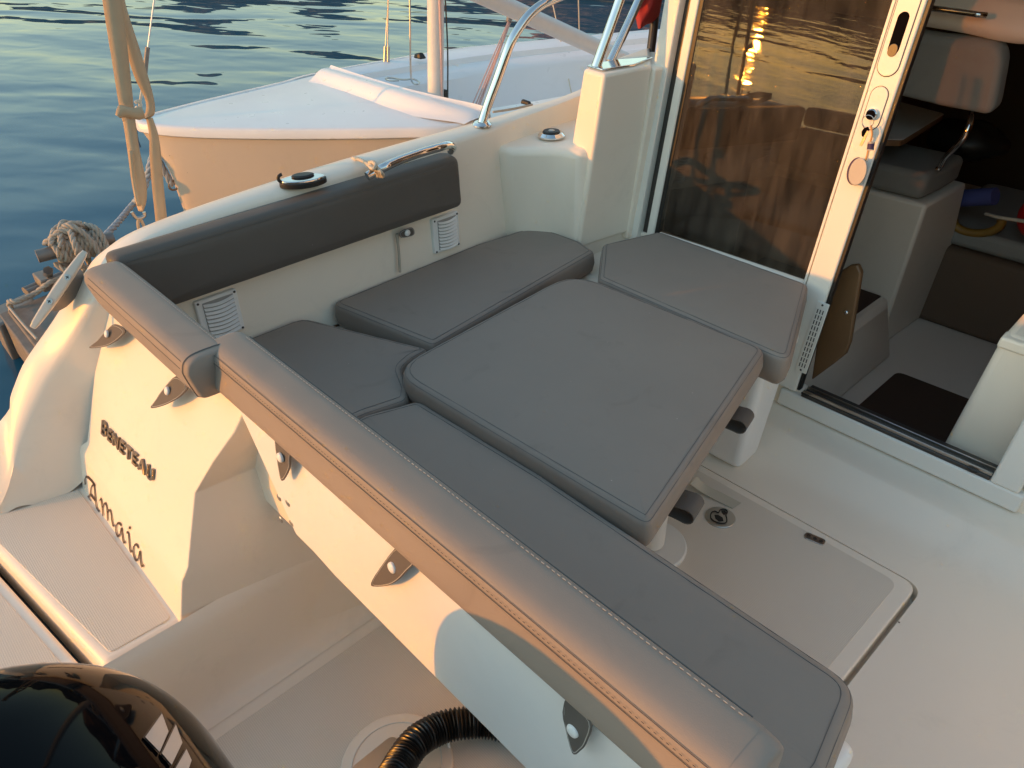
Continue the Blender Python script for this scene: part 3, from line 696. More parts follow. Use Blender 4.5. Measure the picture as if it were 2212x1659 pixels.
clt = fin('quarter_cleat', bm, simple('cream_cleat', (.60, .55, .47), .4), boat, True, 35, .0015, 2)
mid = (s0+s1)/2
bm = bmesh.new(); rings = []
for h_, L_, w_ in ((-.006, .038, .011), (-.02, .036, .012), (-.034, .044, .018), (-.046, .052, .024)):
    rings.append([bm.verts.new(mid-nn*(-h_)*1.0+dv*L_*math.cos(a)+sd*w_*math.sin(a)) for a in [2*math.pi*k/20 for k in range(20)]])
for A, B in zip(rings, rings[1:]):
    for k in range(20): bm.faces.new((A[k], A[(k+1) % 20], B[(k+1) % 20], B[k]))
fin('cleat_base', bm, M['iron'], clt, True, 60)
for s in (s0, s1):
    disc('screw', s+nn*.0072, .0068, .0010, M['steel'], clt, nn, .0004, seg=16)
    bm = bmesh.new()
    for q1, q2 in ((dv, sd), (sd, dv)): addprism(bm, [s+nn*.008+q1*a*.0035+q2*b*.0009 for a, b in ((-1, -1), (1, -1), (1, 1), (-1, 1))], [s+nn*.0086+q1*a*.0035+q2*b*.0009 for a, b in ((-1, -1), (1, -1), (1, 1), (-1, 1))])
    fin('screw_cross', bm, M['black'], clt, False)

# --- pop-up cleat on the gunwale
pc = az(655, 392, .744); pd = (az(708, 382, .748)-az(606, 396, .748)); pd.z = 0; L_ = pd.length/2; pd.normalize(); ps = Vector((-pd.y, pd.x, 0))
def eye(k, r1, r2, z):
    return [pc+pd*(r1*math.cos(a)*(1-.0*abs(math.sin(a))))+ps*(r2*math.sin(a)*(1-.25*abs(math.cos(a))**3))+Vector((0, 0, z)) for a in [2*math.pi*i/k for i in range(k)]]
g_ = prism('popup_cleat_gasket', eye(32, L_, .030, -.008), eye(32, L_, .030, .005), M['black'], boat, .002, 2)
prism('cleat_plate', eye(32, L_*.93, .0265, .004), eye(32, L_*.92, .026, .0095), M['chrome'], g_, .0015, 2)
pc = pc+pd*.002+ps*.009
prism('cleat_pad', eye(32, .027, .017, .0095), eye(32, .0255, .0155, .0145), M['black'], g_, .004, 3)
pc = pc-pd*.002-ps*.009
bm = bmesh.new(); rr = []
for k in range(9):
    a = math.pi*(.5+k/8); rr.append(pc+pd*(-L_*.82+math.cos(a)*.010)+Vector((0, 0, .014+math.sin(a)*.009)))
addtube(bm, [p+ps*.0 for p in rr], .004, 8); fin('cleat_horn', bm, M['black'], g_)

# --- grab rail on the inner gunwale, with its white stub
r0 = [az(793, 381, .745), az(812, 370, .752), az(832, 360, .76), az(860, 347, .762), az(912, 329, .762), az(950, 318, .762), az(968, 313, .758), az(978, 318, .745), az(974, 326, .73)]
tube('grab_rail', r0, .0105, M['chrome'], boat, 14, 6)
# stern rail hoop and double tubes on the pillar
bp_ = az(1041, 266, .752)
rp = [bp_, ax(1052, 232, -1.64), ax(1075, 170, -1.63), ax(1100, 100, -1.62), ax(1118, 66, -1.615), ax(1142, 34, -1.61), ax(1168, 12, -1.605), ax(1196, -2, -1.60), ax(1290, -40, -1.59)]
rail = tube('side_rail', rp, .0125, M['chrome'], boat, 14, 6)
disc('rail_flange', bp_+Vector((0, 0, -.006)), .027, .010, M['chrome'], rail, (0, 0, 1), .006)
pt = [(-1.463, 1.655, .889), (-1.40, 1.645, .889), (-1.378, 1.75, .889), (-1.40, 1.86, .889), (-1.455, 1.76, .889)]
plate = prism('rail_plate', pt, [(x, y, z+.006) for x, y, z in pt], M['chrome'], boat, .002, 2)
a0 = ax(1287, 146, -1.44); tube('rail_tube', [a0, a0.lerp(ax(1340, -2, -1.43), .5), ax(1340, -2, -1.43), ax(1375, -100, -1.42)], .0135, M['chrome'], plate, 14, 6)
a0 = ax(1318, 134, -1.47); tube('rail_tube', [a0, ax(1352, 62, -1.475), ax(1388, -15, -1.48), ax(1430, -100, -1.49)], .0125, M['chrome'], plate, 14, 6)
# dark rod-holder pole behind the pillar
a0 = ax(1402, 138, -1.50); tube('dark_pole', [a0, ax(1412, 60, -1.52), ax(1420, -20, -1.54)], .013, M['pole'], boat, 12, 4)
# side vents
def vent(y0, y1, z0, z1):
    X = -1.5955
    bm = bmesh.new()
    Pq = roundpoly([(y0, z0), (y1, z0), (y1, z1), (y0, z1)], .006)
    addprism(bm, [(X-.012, p.x, p.y) for p in Pq], [(X+.009, p.x, p.y) for p in Pq])
    v = fin('side_vent', bm, M['white'], boat, True, 40, .003, 2)
    bm = bmesh.new(); n = 9
    for i in range(n):
        z = z0+.014+(z1-z0-.026)*i/(n-1); w0, w1 = y0+.017, y1-.012
        Q = [Vector((X+.0105+.003*math.sin(math.pi*t), w0+(w1-w0)*t, z-.004*math.sin(math.pi*t))) for t in [k/8 for k in range(9)]]
        for A, B in zip(Q, Q[1:]):
            addprism(bm, [A+Vector((0, 0, -.0022)), B+Vector((0, 0, -.0022)), B+Vector((.005, 0, -.0040)), A+Vector((.005, 0, -.0040))],
                     [A+Vector((0, 0, .0016)), B+Vector((0, 0, .0016)), B+Vector((.005, 0, -.0022)), A+Vector((.005, 0, -.0022))])
    fin('louvre_blades', bm, M['white'], v, False)
    bk_ = bmesh.new(); addbox(bk_, X+.0088, X+.0098, y0+.016, y1-.011, z0+.009, z1-.008); fin('louvre_backing', bk_, M['ventgrey'], v, False)
    for (yy, zz) in ((y0+.007, z0+.006), (y1-.006, z1-.006), (y0+.007, z1-.006), (y1-.006, z0+.006)): disc('screw', (X+.009, yy, zz), .003, .001, M['track'], v, (1, 0, 0), .0003, seg=10)
vent(1.190, 1.282, .450, .552); vent(.518, .618, .446, .552)
tube('cable_cord', [ax(857, 505, -1.585), ax(861, 540, -1.583), ax(864, 588, -1.58)], .0035, M['rope'], boat, 8, 4)

# --- lettering on the transom
tn = Vector((0, 1, -.415)).normalized(); tp = Vector((0, .2297, .283))
def tpl(x, y, off=.0): return apl(x, y, tp-tn*off, tn)
A0, A1 = tpl(222, 936, .001), tpl(333, 1041, .001)
ex = (A1-A0); Lw = ex.length; ex.normalize(); ey = (-tn).cross(ex)
# make the baseline level across the boat
hgt = (tpl(220, 905, .001)-A0).length
def letters(txt, sizes, spacing, extr, mat, parent, width):
    xs = 0; objs = []
    for ch, s in zip(txt, sizes):
        cu = bpy.data.curves.new('letter', 'FONT'); cu.body = ch; cu.size = s; cu.extrude = extr; cu.bevel_depth = .0005; cu.bevel_resolution = 1; cu.offset = .0004
        ob = bpy.data.objects.new('letter', cu); COL.objects.link(ob)
        dg = bpy.context.evaluated_depsgraph_get(); me = bpy.data.meshes.new_from_object(ob.evaluated_get(dg))
        bpy.data.objects.remove(ob); bpy.data.curves.remove(cu)
        x0 = min(v.co.x for v in me.vertices); x1 = max(v.co.x for v in me.vertices)
        objs.append((me, x0, xs)); xs += (x1-x0)+spacing
    k = width/(xs-spacing)
    root = bpy.data.objects.new('raised_lettering', None); COL.objects.link(root); root.parent = parent
    for me, x0, off in objs:
        for v in me.vertices:
            u = (v.co.x-x0+off)*k; w = v.co.y
            v.co = A0+ex*(u)+ey*(w)-tn*(v.co.z+extr)
        o = link('letter', me, mat, root, True, 30)
letters('BENETEAU', [.045]+[.037]*7, .0060, .0022, simple('letter_metal', (.20, .18, .165), .28, .9, .1), boat, Lw)
# script name: broad-nib strokes traced on the lower face
ln = Vector((0, 1, -.30)).normalized(); lp0 = Vector((0, .185, .17))
def lpl(x, y): return apl(200+x*.15625*1.0*.99999-200+115.2, 852.48+y*.15625, lp0-ln*.0012, ln)
def dpl(x, y): return apl(x, y, lp0-ln*.0012, ln)
S = [[(184, 1047), (183, 1037), (186, 1030), (193, 1034), (203, 1046), (205, 1050)], [(203, 1046), (197, 1052), (194, 1068), (190, 1074)], [(203, 1046), (205, 1070), (207, 1090), (210, 1102), (214, 1105)], [(188, 1073), (196, 1084)], [(195, 1068), (206, 1082)],
     [(214, 1083), (217, 1077), (219, 1084), (221, 1104), (222, 1115)], [(221, 1097), (225, 1088), (229, 1090), (231, 1104), (232, 1125)], [(231, 1110), (235, 1102), (239, 1106), (241, 1122), (244, 1136), (247, 1134)],
     [(262, 1136), (257, 1130), (251, 1134), (250, 1148), (254, 1158), (259, 1154), (262, 1140), (264, 1158), (267, 1172), (271, 1170)],
     [(273, 1150), (277, 1152), (279, 1174), (281, 1190), (285, 1191)], [(278, 1139), (282, 1141)],
     [(299, 1184), (294, 1176), (288, 1182), (288, 1198), (293, 1210), (298, 1207), (302, 1190), (303, 1206), (305, 1222), (310, 1222)]]
bm = bmesh.new()
for st in S:
    C = crom([dpl(*p) for p in st], 8) if len(st) > 2 else [dpl(*st[0]).lerp(dpl(*st[1]), t/4) for t in range(5)]
    nb = (dpl(302, 1000)-dpl(300, 1000)).normalized(); ub = (dpl(300, 998)-dpl(300, 1000)).normalized()
    w = (nb*.0022+ub*.0018)
    for A, B in zip(C, C[1:]):
        tdir = (B-A)
        sdv = tdir.cross(ln).normalized()*.0015
        ww = w if w.dot(sdv) > 0 else -w
        o1 = ww*.8+sdv
        f_ = [bm.verts.new(q) for q in (A-o1, B-o1, B+o1, A+o1)]
        bm.faces.new(f_)
fin('script_lettering', bm, M['decal'], boat, False)

# ================================================================== CUSHIONS
CG = 'grey vinyl cockpit cushions'
def button(c, n, parent, r=.0085):
    c = Vector(c); n = Vector(n).normalized(); x = n.orthogonal().normalized(); y = n.cross(x); bm = bmesh.new(); rings = []
    for rr, hh in ((r, 0), (r, .0022), (r*.92, .0036), (r*.6, .0047), (r*.25, .0052)):
        rings.append([bm.verts.new(c+(x*math.cos(2*math.pi*k/20)+y*math.sin(2*math.pi*k/20))*rr+n*hh) for k in range(20)])
    for A, B in zip(rings, rings[1:]):
        for k in range(20): bm.faces.new((A[k], A[(k+1) % 20], B[(k+1) % 20], B[k]))
    bm.faces.new(rings[-1]); fin('snap_button', bm, M['white'], parent, True, 60)
def fasttab(P3, nrm, cb, parent, thick=.003, r=.0085):
    bm = bmesh.new(); C = crom(P3, 4, True); n = Vector(nrm).normalized()
    addprism(bm, C, [p+n*thick for p in C]); t = fin('fastening_tab', bm, M['charcoal'], parent, True, 50, .001, 1)
    cc = sum(C, Vector())/len(C); bm = bmesh.new(); addtube(bm, [cc+(p-cc)*.88+n*(thick+.0002) for p in C], .0006, 4, True); fin('tab_stitching', bm, M['stitch'], t)
    button(Vector(cb)+n*thick, n, t, r)
def stitches(P, parent, up=Vector((0, 0, 0)), ln_=.0045, gap=.0035, r=.00048, mat='stitch'):
    bm = bmesh.new(); C = [Vector(p)+up for p in P]; acc = 0; on = True; a = C[0]
    L = [0]
    for i in range(1, len(C)): L.append(L[-1]+(C[i]-C[i-1]).length)
    def at(s):
        for i in range(1, len(L)):
            if L[i] >= s: return C[i-1].lerp(C[i], (s-L[i-1])/max(1e-9, L[i]-L[i-1]))
        return C[-1]
    s = 0
    while s+ln_ < L[-1]:
        addtube(bm, [at(s), at(s+ln_)], r, 4); s += ln_+gap
    fin('stitching', bm, M[mat], parent, False)

# seat cushions -------------------------------------------------
t = thing('seat_cushion', 'grey vinyl seat cushion along the port side under the side vents', 'cushion', (-1.45, 1.2, .36), CG)
pad('c', [(-1.588, .845), (-1.240, .905), (-1.318, 1.556), (-1.40, 1.582), (-1.575, 1.575), (-1.60, 1.35)], .072, [.03, .02, .015, .02, .05, .1], UP(.358), t)
t = thing('seat_cushion', 'grey vinyl corner seat cushion in the aft port corner', 'cushion', (-1.35, .7, .36), CG)
pad('c', [(-1.588, .43), (-1.150, .43), (-1.135, .645), (-1.115, .735), (-1.150, .765), (-1.225, .80), (-1.240, .845), (-1.245, .897), (-1.585, .765)], .068, [.03, .02, .02, .025, .05, .05, .02, .012, .05], UP(.355), t)
t = thing('seat_cushion', 'long grey vinyl bench seat cushion in front of the aft backrest', 'cushion', (-.6, .6, .36), CG)
pad('c', [(-1.130, .44), (-.120, .44), (-.112, .62), (-.140, .766), (-.75, .768), (-1.095, .752), (-1.132, .64)], .074, [.02, .03, .05, .05, .3, .03, .03], UP(.354), t, edge=.020)
t = thing('seat_cushion', 'grey vinyl cushion against the cabin bulkhead below the door glass', 'cushion', (-1.0, 1.6, .36), CG)
cq = [az(x, y, .44) for x, y in ((1425, 499), (1748, 614), (1706, 783), (1293, 602), (1301, 527))]
pad('c', [(p.x, p.y) for p in cq], .080, [.03, .03, .03, .02, .03], UP(.362), t, edge=.014)
# table with its own cushion ------------------------------------
tbl = thing('cockpit_table', 'low cockpit table on a round pedestal under the square cushion', 'table', (-.72, 1.08, 0))
tq = [az(x, y, .450) for x, y in ((838, 801), (1238, 587), (1658, 755), (1402, 1139))]
tP = [(p.x, p.y) for p in tq]
P = roundpoly(inset([Vector(p) for p in tP], .035), .05)
prism('table_board', [(p.x, p.y, .358) for p in P], [(p.x, p.y, .382) for p in P], M['white'], tbl, .004, 2)
lp_ = az(1432, 1190, .012)
disc('pedestal_base', (lp_.x-.035, lp_.y-.002, .0052), .085, .010, M['alu'], tbl, bev=.004, seg=40)
tube('pedestal', [(lp_.x-.035, lp_.y-.002, .02), (lp_.x-.035, lp_.y-.002, .366)], .032, M['alu'], tbl, 20, 2)
disc('screw', az(1429, 1155, .0155), .0065, .003, M['steel'], tbl, seg=14)
t = thing('table_cushion', 'square grey vinyl cushion lying on the cockpit table, rounded corners', 'cushion', (-.9, 1.0, .39), CG)
pad('c', tP, .072, [.095, .10, .04, .02], UP(.382), t, edge=.016, dome=.006)
def strap_loop(c, dirv, parent):
    c = Vector(c); d = Vector(dirv).normalized(); s = Vector((-d.y, d.x, 0)); bm = bmesh.new(); w = .026
    R1 = .017; pts = [(-.03, .014), (0, .016)]
    for k in range(9):
        a = math.pi/2-math.pi*k/8; pts.append((.012+R1*math.cos(a), R1*math.sin(a)))
    pts += [(0, -.015), (-.03, -.012)]
    V = []
    for thick in (0, .0035):
        V.append([[bm.verts.new(c+d*(x*(1-thick*12))+Vector((0, 0, z*(1-thick*40)))+s*sgn*w) for sgn in (-1, 1)] for x, z in pts])
    for i in range(len(pts)-1):
        bm.faces.new((V[0][i][0], V[0][i][1], V[0][i+1][1], V[0][i+1][0])); bm.faces.new((V[1][i][0], V[1][i+1][0], V[1][i+1][1], V[1][i][1]))
        for k in (0, 1): bm.faces.new((V[0][i][k], V[0][i+1][k], V[1][i+1][k], V[1][i][k]))
    fin('strap_loop', bm, M['charcoal'], parent, True, 50)
for px, py_ in ((1592, 905), (1478, 1093)):
    strap_loop(az(px, py_, .367), (.97, .24, 0), t)

# backrests -----------------------------------------------------
def backrest(name_label, P0, P1, topw, h, lean, rad=.02):
    pass
def bar(label, sec_rows, loc):
    """Long rounded backrest: rows of cross-sections given as closed loops."""
    t = thing('backrest_cushion', label, 'backrest', loc, 'grey vinyl cockpit backrests')
    return t
def barloft(rows, parent, su=6):
    g = [crom(r, 3, True) for r in rows]; cols = [crom(c, su) for c in zip(*g)]; g = list(zip(*cols)); bm = bmesh.new()
    V = [[bm.verts.new(p) for p in r] for r in g]; nv = len(V[0])
    for A, B in zip(V, V[1:]):
        for j in range(nv): bm.faces.new((A[j], B[j], B[(j+1) % nv], A[(j+1) % nv]))
    bm.faces.new(V[0][::-1]); bm.faces.new(V[-1])
    return fin('cover', bm, M['vinyl'], parent, True, 75)
def barsec(x, s=1.0, yo=.343, yi=.43, zt=.72, zb=.645, ybot=.350):
    cy, cz = (yo+yi)/2, (zt+zb)/2
    pts = [(yo+.001, zt-.030), (yo+.0015, zt-.019), (yo+.006, zt-.008), (yo+.016, zt-.0015), (yo+.028, zt+.0005), (yi-.030, zt+.0005), (yi-.012, zt-.001), (yi-.003, zt-.007), (yi+.001, zt-.019), (yi-.002, zb+.03), (yi-.012, zb+.006), (yi-.026, zb),
           (ybot+.016, zb), (ybot+.005, zb+.003), (ybot, zb+.012)]
    return [Vector((x, cy+(y-cy)*s, cz+(z-cz)*s)) for y, z in pts]
def aftsec(x, s=1.0): return barsec(x, s, .356, .43, .720, .645, .349)
# aft backrest
t = bar('long grey backrest across the stern, shaded at its starboard end', None, (-.6, .39, .66))
xs = [(-1.1195, .80), (-1.117, .90), (-1.109, .965), (-1.095, .992), (-1.07, 1), (-.85, 1.0), (-.6, 1.01), (-.35, 1), (-.16, 1), (-.137, .99), (-.124, .96), (-.117, .90), (-.115, .80)]
barloft([aftsec(x, s) for x, s in xs], t, 5)
stitches([(x, .4185, .7198) for x in [-1.08+i*(.93)/20 for i in range(21)]], t)
bm = bmesh.new()
for y, z in ((.3598, .7120), (.3558, .6990)): addtube(bm, [(x, y+.0002, z) for x in (-1.085, -.6, -.15)], .0005, 4)
addtube(bm, [(x, .4280, .7125) for x in (-1.09, -.6, -.15)], .0009, 4)
fin('seam', bm, M['seam'], t)
stitches([(x, .3565, .7055) for x in [-1.08+i*(.93)/20 for i in range(21)]], t, Vector(), .003, .004, .00035, 'seam')
an = Vector((0, -1, .12))
def apan(x, y, off=.004): return ay(x, y, PY-off)
for pts, cb in (([(598, 943), (628, 965), (630, 990), (628, 1013), (612, 1038), (603, 1000)], (611, 986)),
                ([(868, 1174), (903, 1204), (884, 1230), (861, 1253), (837, 1264), (804, 1263), (821, 1229)], (853, 1223)),
                ([(1228, 1506), (1280, 1552), (1271, 1599), (1257, 1619), (1239, 1623), (1221, 1549)], (1244, 1573))):
    fasttab([apan(*p, .002+.011*min(1, max(0, (p[1]-pts[0][1])/50))) for p in pts], an, apan(*cb, .011), t, r=.0078)
# corner backrest on the transom module
t = bar('short grey backrest on the transom beside the aft port corner', None, (-1.3, .35, .66))
def cornersec(p, s=1.0):
    return barsec(p, s, .310, .390, .720, .640, .320)
xs = [(-1.545, .80), (-1.541, .90), (-1.53, .965), (-1.51, .99), (-1.48, 1), (-1.35, 1.01), (-1.2, 1), (-1.10, 1), (-1.088, .985), (-1.080, .94), (-1.077, .88)]
barloft([cornersec(x, s) for x, s in xs], t, 5)
stitches([(x, .3785, .7200) for x in [-1.51+i*(.41)/10 for i in range(11)]], t)
bm = bmesh.new()
for y, z in ((.3145, .7110), (.3103, .699)): addtube(bm, [(x, y+.0002, z) for x in (-1.51, -1.3, -1.1)], .0005, 4)
for xx, ss in ((-1.0905, .998),): addtube(bm, [p+Vector((.0, 0, 0)) for p in crom(cornersec(xx, ss), 3, True)], .0014, 5, True)
fin('seam', bm, M['seam'], t)
def tcor(x, y, off): return apl(x, y, tp-tn*off, tn)
for pts, cb in (([(250, 700), (274, 714), (258, 733), (237, 746), (215, 751), (195, 751), (212, 736), (230, 716)], (235, 721)),
                ([(383, 812), (410, 831), (397, 852), (377, 866), (352, 877), (328, 881), (340, 862), (353, 843)], (366, 844))):
    fasttab([tcor(*p, .016+.012*(p[1]-pts[0][1])/60) for p in pts], -tn, tcor(*cb, .024), t, r=.0078)
# port backrest
t = bar('dark grey backrest along the port gunwale under the grab rail', None, (-1.57, .8, .65))
y0, y1 = .385, 1.262
frame = (Vector((-1.612, 0, 0)), Vector((0, 1, 0)), Vector((0, 0, 1)), Vector((1, 0, 0)))
pad('c', [(y0, .578), (y1+.006, .580), (y1, .722), (y0-.012, .716)], .068, [.012, .022, .028, .02], frame, t, mat='charcoal', edge=.016, dome=.004, seams=False)
bm = bmesh.new(); addtube(bm, [(-1.5440, y, .7045) for y in (.395, .8, 1.24)], .0008, 4); fin('seam', bm, M['seam'], t)
fasttab([ax(x, y, -1.575) for x, y in ((864, 500), (889, 491), (893, 507), (866, 513))], (1, 0, .0), ax(878, 502, -1.574), t, r=.0085)

# ================================================================== LOOSE THINGS IN THE COCKPIT
# moulded white bin under the table
bn = thing('storage_bin', 'white moulded bin standing on the cockpit floor under the table', 'bin', (-.85, 1.52, 0))
fz = .0015
bb0, bb1 = az(1533, 990, fz), az(1592, 1019, fz)
rt0, rt1 = az(1640, 820, .26), az(1679, 829, .26)
br_ = az(1650, 905, .05)
bot = [(-1.02, bb0.y, fz), (bb1.x+.004, bb1.y, fz), (bb1.x-.002, 1.60, fz), (-1.02, 1.60, fz)]
top = [(-1.04, 1.515, .345), (-.728, 1.52, .345), (-.728, 1.66, .345), (-1.04, 1.66, .345)]
prism('bin_body', bot, top, M['white'], bn, .022, 5)
top2 = [(-1.05, 1.505, .335), (-.722, 1.51, .335), (-.722, 1.668, .335), (-1.05, 1.668, .335)]
P = roundpoly([(x, y) for x, y, z in top2], .02)
prism('bin_rim', [(p.x, p.y, .335) for p in P], [(p.x, p.y, .356) for p in P], M['white'], bn, .006, 3)
# beige strap end lying on the hatch
q = [(1491, 1047), (1497, 1035), (1505, 1030), (1520, 1049), (1600, 1086), (1594, 1097), (1580, 1098), (1512, 1066)]
lo = [(1492, 1046), (1516, 1064), (1550, 1083), (1582, 1099)]; hi = [(1506, 1030), (1524, 1048), (1562, 1067), (1600, 1087)]
bm = bmesh.new(); V0 = []
zz = [.045, .016, .0085, .0070]
A_ = crom([az(*p, z) for p, z in zip(lo, zz)], 6); B_ = crom([az(*p, z) for p, z in zip(hi, zz)], 6)
for h in (0, .0018):
    V0.append([(bm.verts.new(a+Vector((0, 0, h))), bm.verts.new(b+Vector((0, 0, h)))) for a, b in zip(A_, B_)])
for i in range(len(A_)-1):
    bm.faces.new((V0[0][i][0], V0[0][i][1], V0[0][i+1][1], V0[0][i+1][0])); bm.faces.new((V0[1][i][0], V0[1][i+1][0], V0[1][i+1][1], V0[1][i][1]))
    for k in (0, 1): bm.faces.new((V0[0][i][k], V0[0][i+1][k], V0[1][i+1][k], V0[1][i][k]))
tag(fin('strap_end', bm, simple('beige_strap', (.50, .46, .37), .7), None, True, 50), 'beige strap end lying flat on the floor hatch by the latch', 'strap')
# black corrugated hose
hs = thing('engine_hose', 'black corrugated hose curving across the engine well under the bench panel', 'hose', az(900, 1600, 0))
hp_ = [az(800, 1800, .05), az(838, 1700, .03), az(868, 1645, .015), az(900, 1602, .01), az(950, 1573, .0), az(1000, 1562, -.005), az(1060, 1562, -.012), az(1130, 1585, -.015), az(1220, 1640, -.015)]
C = crom(hp_, 40); L = [0]
for i in range(1, len(C)): L.append(L[-1]+(C[i]-C[i-1]).length)
tot = L[-1]; nr = int(tot/.0013); pts = []; j = 0
for i in range(nr+1):
    s = tot*i/nr
    while j < len(L)-2 and L[j+1] < s: j += 1
    pts.append(C[j].lerp(C[j+1], (s-L[j])/max(1e-9, L[j+1]-L[j])))
bm = bmesh.new(); addtube(bm, pts, .03, 18, False, True, lambda u: .0275+.0030*math.sin(u*tot/.0075*2*math.pi))
fin('hose_body', bm, simple('black_hose', (.010, .009, .008), .33), hs, True, 80)
tube('white_cable', [az(968, 1603, -.03), az(972, 1625, -.045), az(972, 1659, -.045), az(975, 1700, -.045)], .003, M['white'], hs, 8, 5)

# keys hanging in the lock
ks = thing('key_bunch', 'bunch of keys with an oval cork float hanging from the door lock', 'keys', (kc.x, yb(kc.z)-.05, kc.z))
def kp(x, y, w=.052): return abk(x, y, w)
ctr = kp(1877, 259, .052)
bm = bmesh.new(); addtube(bm, [kp(1875, 262)+Vector((math.cos(a)*.0135, 0, math.sin(a)*.0135)) for a in [2*math.pi*k/24 for k in range(24)]], .0009, 5, True); fin('split_ring', bm, M['steel'], ks)
P = [kp(*p, .05) for p in ((1868, 276), (1876, 273), (1879, 279), (1876, 288), (1870, 297), (1863, 293), (1863, 283))]
bm = bmesh.new(); addprism(bm, P, [p-Vector((0, .006, 0)) for p in P]); fin('key_head', bm, M['void'], ks, True, 40, .0015, 2)
P = [kp(*p, .054) for p in ((1874, 281), (1878, 283), (1866, 309), (1862, 316), (1857, 314), (1862, 303))]
bm = bmesh.new(); addprism(bm, P, [p-Vector((0, .0025, 0)) for p in P]); fin('key_blade', bm, M['steel'], ks, True, 40, .0004, 1)
tube('lanyard', [kp(1881, 271), kp(1884, 290), kp(1879, 310), kp(1873, 335), kp(1867, 352)], .0022, simple('orange_cord', (.55, .28, .10), .7), ks, 8, 5)
tube('lanyard', [kp(1879, 318), kp(1876, 332), kp(1873, 350)], .0013, M['stitch'], ks, 6, 4)
ca, cb = kp(1882, 308, .056), kp(1880, 323, .056)
bm = bmesh.new(); addtube(bm, [ca, cb], .0075, 14); fin('cord_stopper', bm, M['navy'], ks, True, 50, .001, 1)
for e in (ca, cb):
    d_ = (cb-ca).normalized(); bm = bmesh.new(); addtube(bm, [e-d_*.0012, e+d_*.0012], .0079, 14); fin('stopper_cap', bm, M['tagw'], ks, True, 50)
def oval(cx, cy, a, b, tilt, w, n=32):
    return [kp(cx+a*math.cos(t_)*math.cos(tilt)-b*math.sin(t_)*math.sin(tilt), cy+a*math.cos(t_)*math.sin(tilt)+b*math.sin(t_)*math.cos(tilt), w) for t_ in [2*math.pi*k/n for k in range(n)]]
prism('float_back', oval(1849, 370, 19, 31, .30, .046), oval(1849, 370, 19, 31, .30, .050), M['navy'], ks, .001, 2)
prism('cork_float', oval(1853, 371, 19, 31, .30, .0502), oval(1853, 371, 18.5, 30.5, .30, .060), M['tagw'], ks, .002, 2)

# red flag beside the frame
fl_ = [[(1370, -60), (1395, -60), (1425, -60), (1450, -60)], [(1371, 0), (1390, 4), (1412, -2), (1430, 0)], [(1372, 25), (1386, 30), (1408, 22), (1424, 30)], [(1376, 48), (1384, 52), (1402, 42), (1415, 45)], [(1379, 62), (1383, 62), (1390, 56), (1396, 52)]]
rows = [[ax(x, y, -1.505-.02*math.sin(j*1.7+i*.8)) for j, (x, y) in enumerate(r)] for i, r in enumerate(fl_)]
fo = loft('ensign_flag', rows, 5, 5, M['red'], None, 80); md = fo.modifiers.new('s', 'SOLIDIFY'); md.thickness = .0015
tag(fo, 'furled red flag hanging beside the cabin door frame', 'flag')
# beige line tied on the grab rail
bm = bmesh.new()
addrope(bm, [az(762, 341, .745), az(773, 343, .755), az(786, 349, .758), az(796, 356, .764), az(803, 364, .772)], .0045)
for dx in (0, 7, 13):
    addrope(bm, [az(797+dx, 352+dx*.6, .745), az(801+dx, 356+dx*.5, .775), az(809+dx, 366+dx*.4, .776), az(817+dx*.8, 377+dx*.2, .755), az(815+dx*.8, 381, .738)], .0045)
addrope(bm, [az(798, 352, .772), az(806, 350, .785), az(812, 358, .785), az(806, 364, .785), az(799, 360, .775)], .0045)
tag(fin('tied_line', bm, M['rope2'], None, True, 80), 'short beige rope knotted round the grab rail end', 'rope')

# cabin contents
sb = thing('cabin_chair', 'pale grey padded seat back on a steel arm seen through the open door', 'seat back', (-.95, 2.62, .75))
q = [ay(x, y, 2.60) for x, y in ((1900, 62), (1962, 73), (2030, 84), (2110, 90), (2150, 98), (2165, 125), (2160, 160), (2148, 225), (2141, 251), (2120, 249), (2030, 232), (1930, 207), (1890, 198))]
bm = bmesh.new(); addprism(bm, q, [p+Vector((0, .075, .012)) for p in q]); fin('pad', bm, M['fabric'], sb, True, 50, .022, 4)
tube('steel_arm', [ay(2099, 247, 2.66), ay(2098, 256, 2.64), ay(2092, 275, 2.62), ay(2080, 300, 2.615), ay(2060, 322, 2.62), ay(2042, 340, 2.63), ay(2032, 358, 2.64), ay(2026, 366, 2.64)], .0095, M['chrome'], sb, 10, 5)
cs = thing('cabin_seat_cushion', 'grey cabin seat cushion on the white pedestal inside the doorway', 'cushion', (-1.0, 2.7, .43))
P = roundpoly([(-1.40, 2.585), (-.835, 2.585), (-.825, 2.72), (-.825, 2.87), (-1.40, 2.87)], .03)
prism('seat_pad', [(p.x, p.y, .428) for p in P], [(p.x*.996-.004, p.y+.01, .512) for p in P], M['fab_dark'], cs, .02, 4)
nd = thing('foam_noodle', 'blue foam pool noodle behind the cabin seat', 'pool noodle', az(2100, 425, .33))
tube('noodle_body', [ay(2030, 432, 2.98), ay(2080, 428, 2.96), ay(2150, 424, 2.94)], .030, M['blue'], nd, 16, 3)
rf = thing('red_buoy', 'round red plastic buoy among gear in the dark cabin', 'buoy', ay(2240, 480, 2.95))
bm = bmesh.new(); bmesh.ops.create_uvsphere(bm, u_segments=32, v_segments=20, radius=.085, matrix=Matrix.Translation(ay(2262, 470, 2.95)))
fin('buoy_body', bm, M['redp'], rf, True, 80)
tube('buoy_line', [ay(2130, 462, 2.9), ay(2160, 470, 2.86), ay(2212, 478, 2.84), ay(2240, 486, 2.84)], .006, M['rope'], rf, 8, 5)
yl = [ay(2112+math.cos(a)*52, 478+math.sin(a)*26, 2.93) for a in [math.pi*(-.05)+math.pi*1.1*k/16 for k in range(17)]]
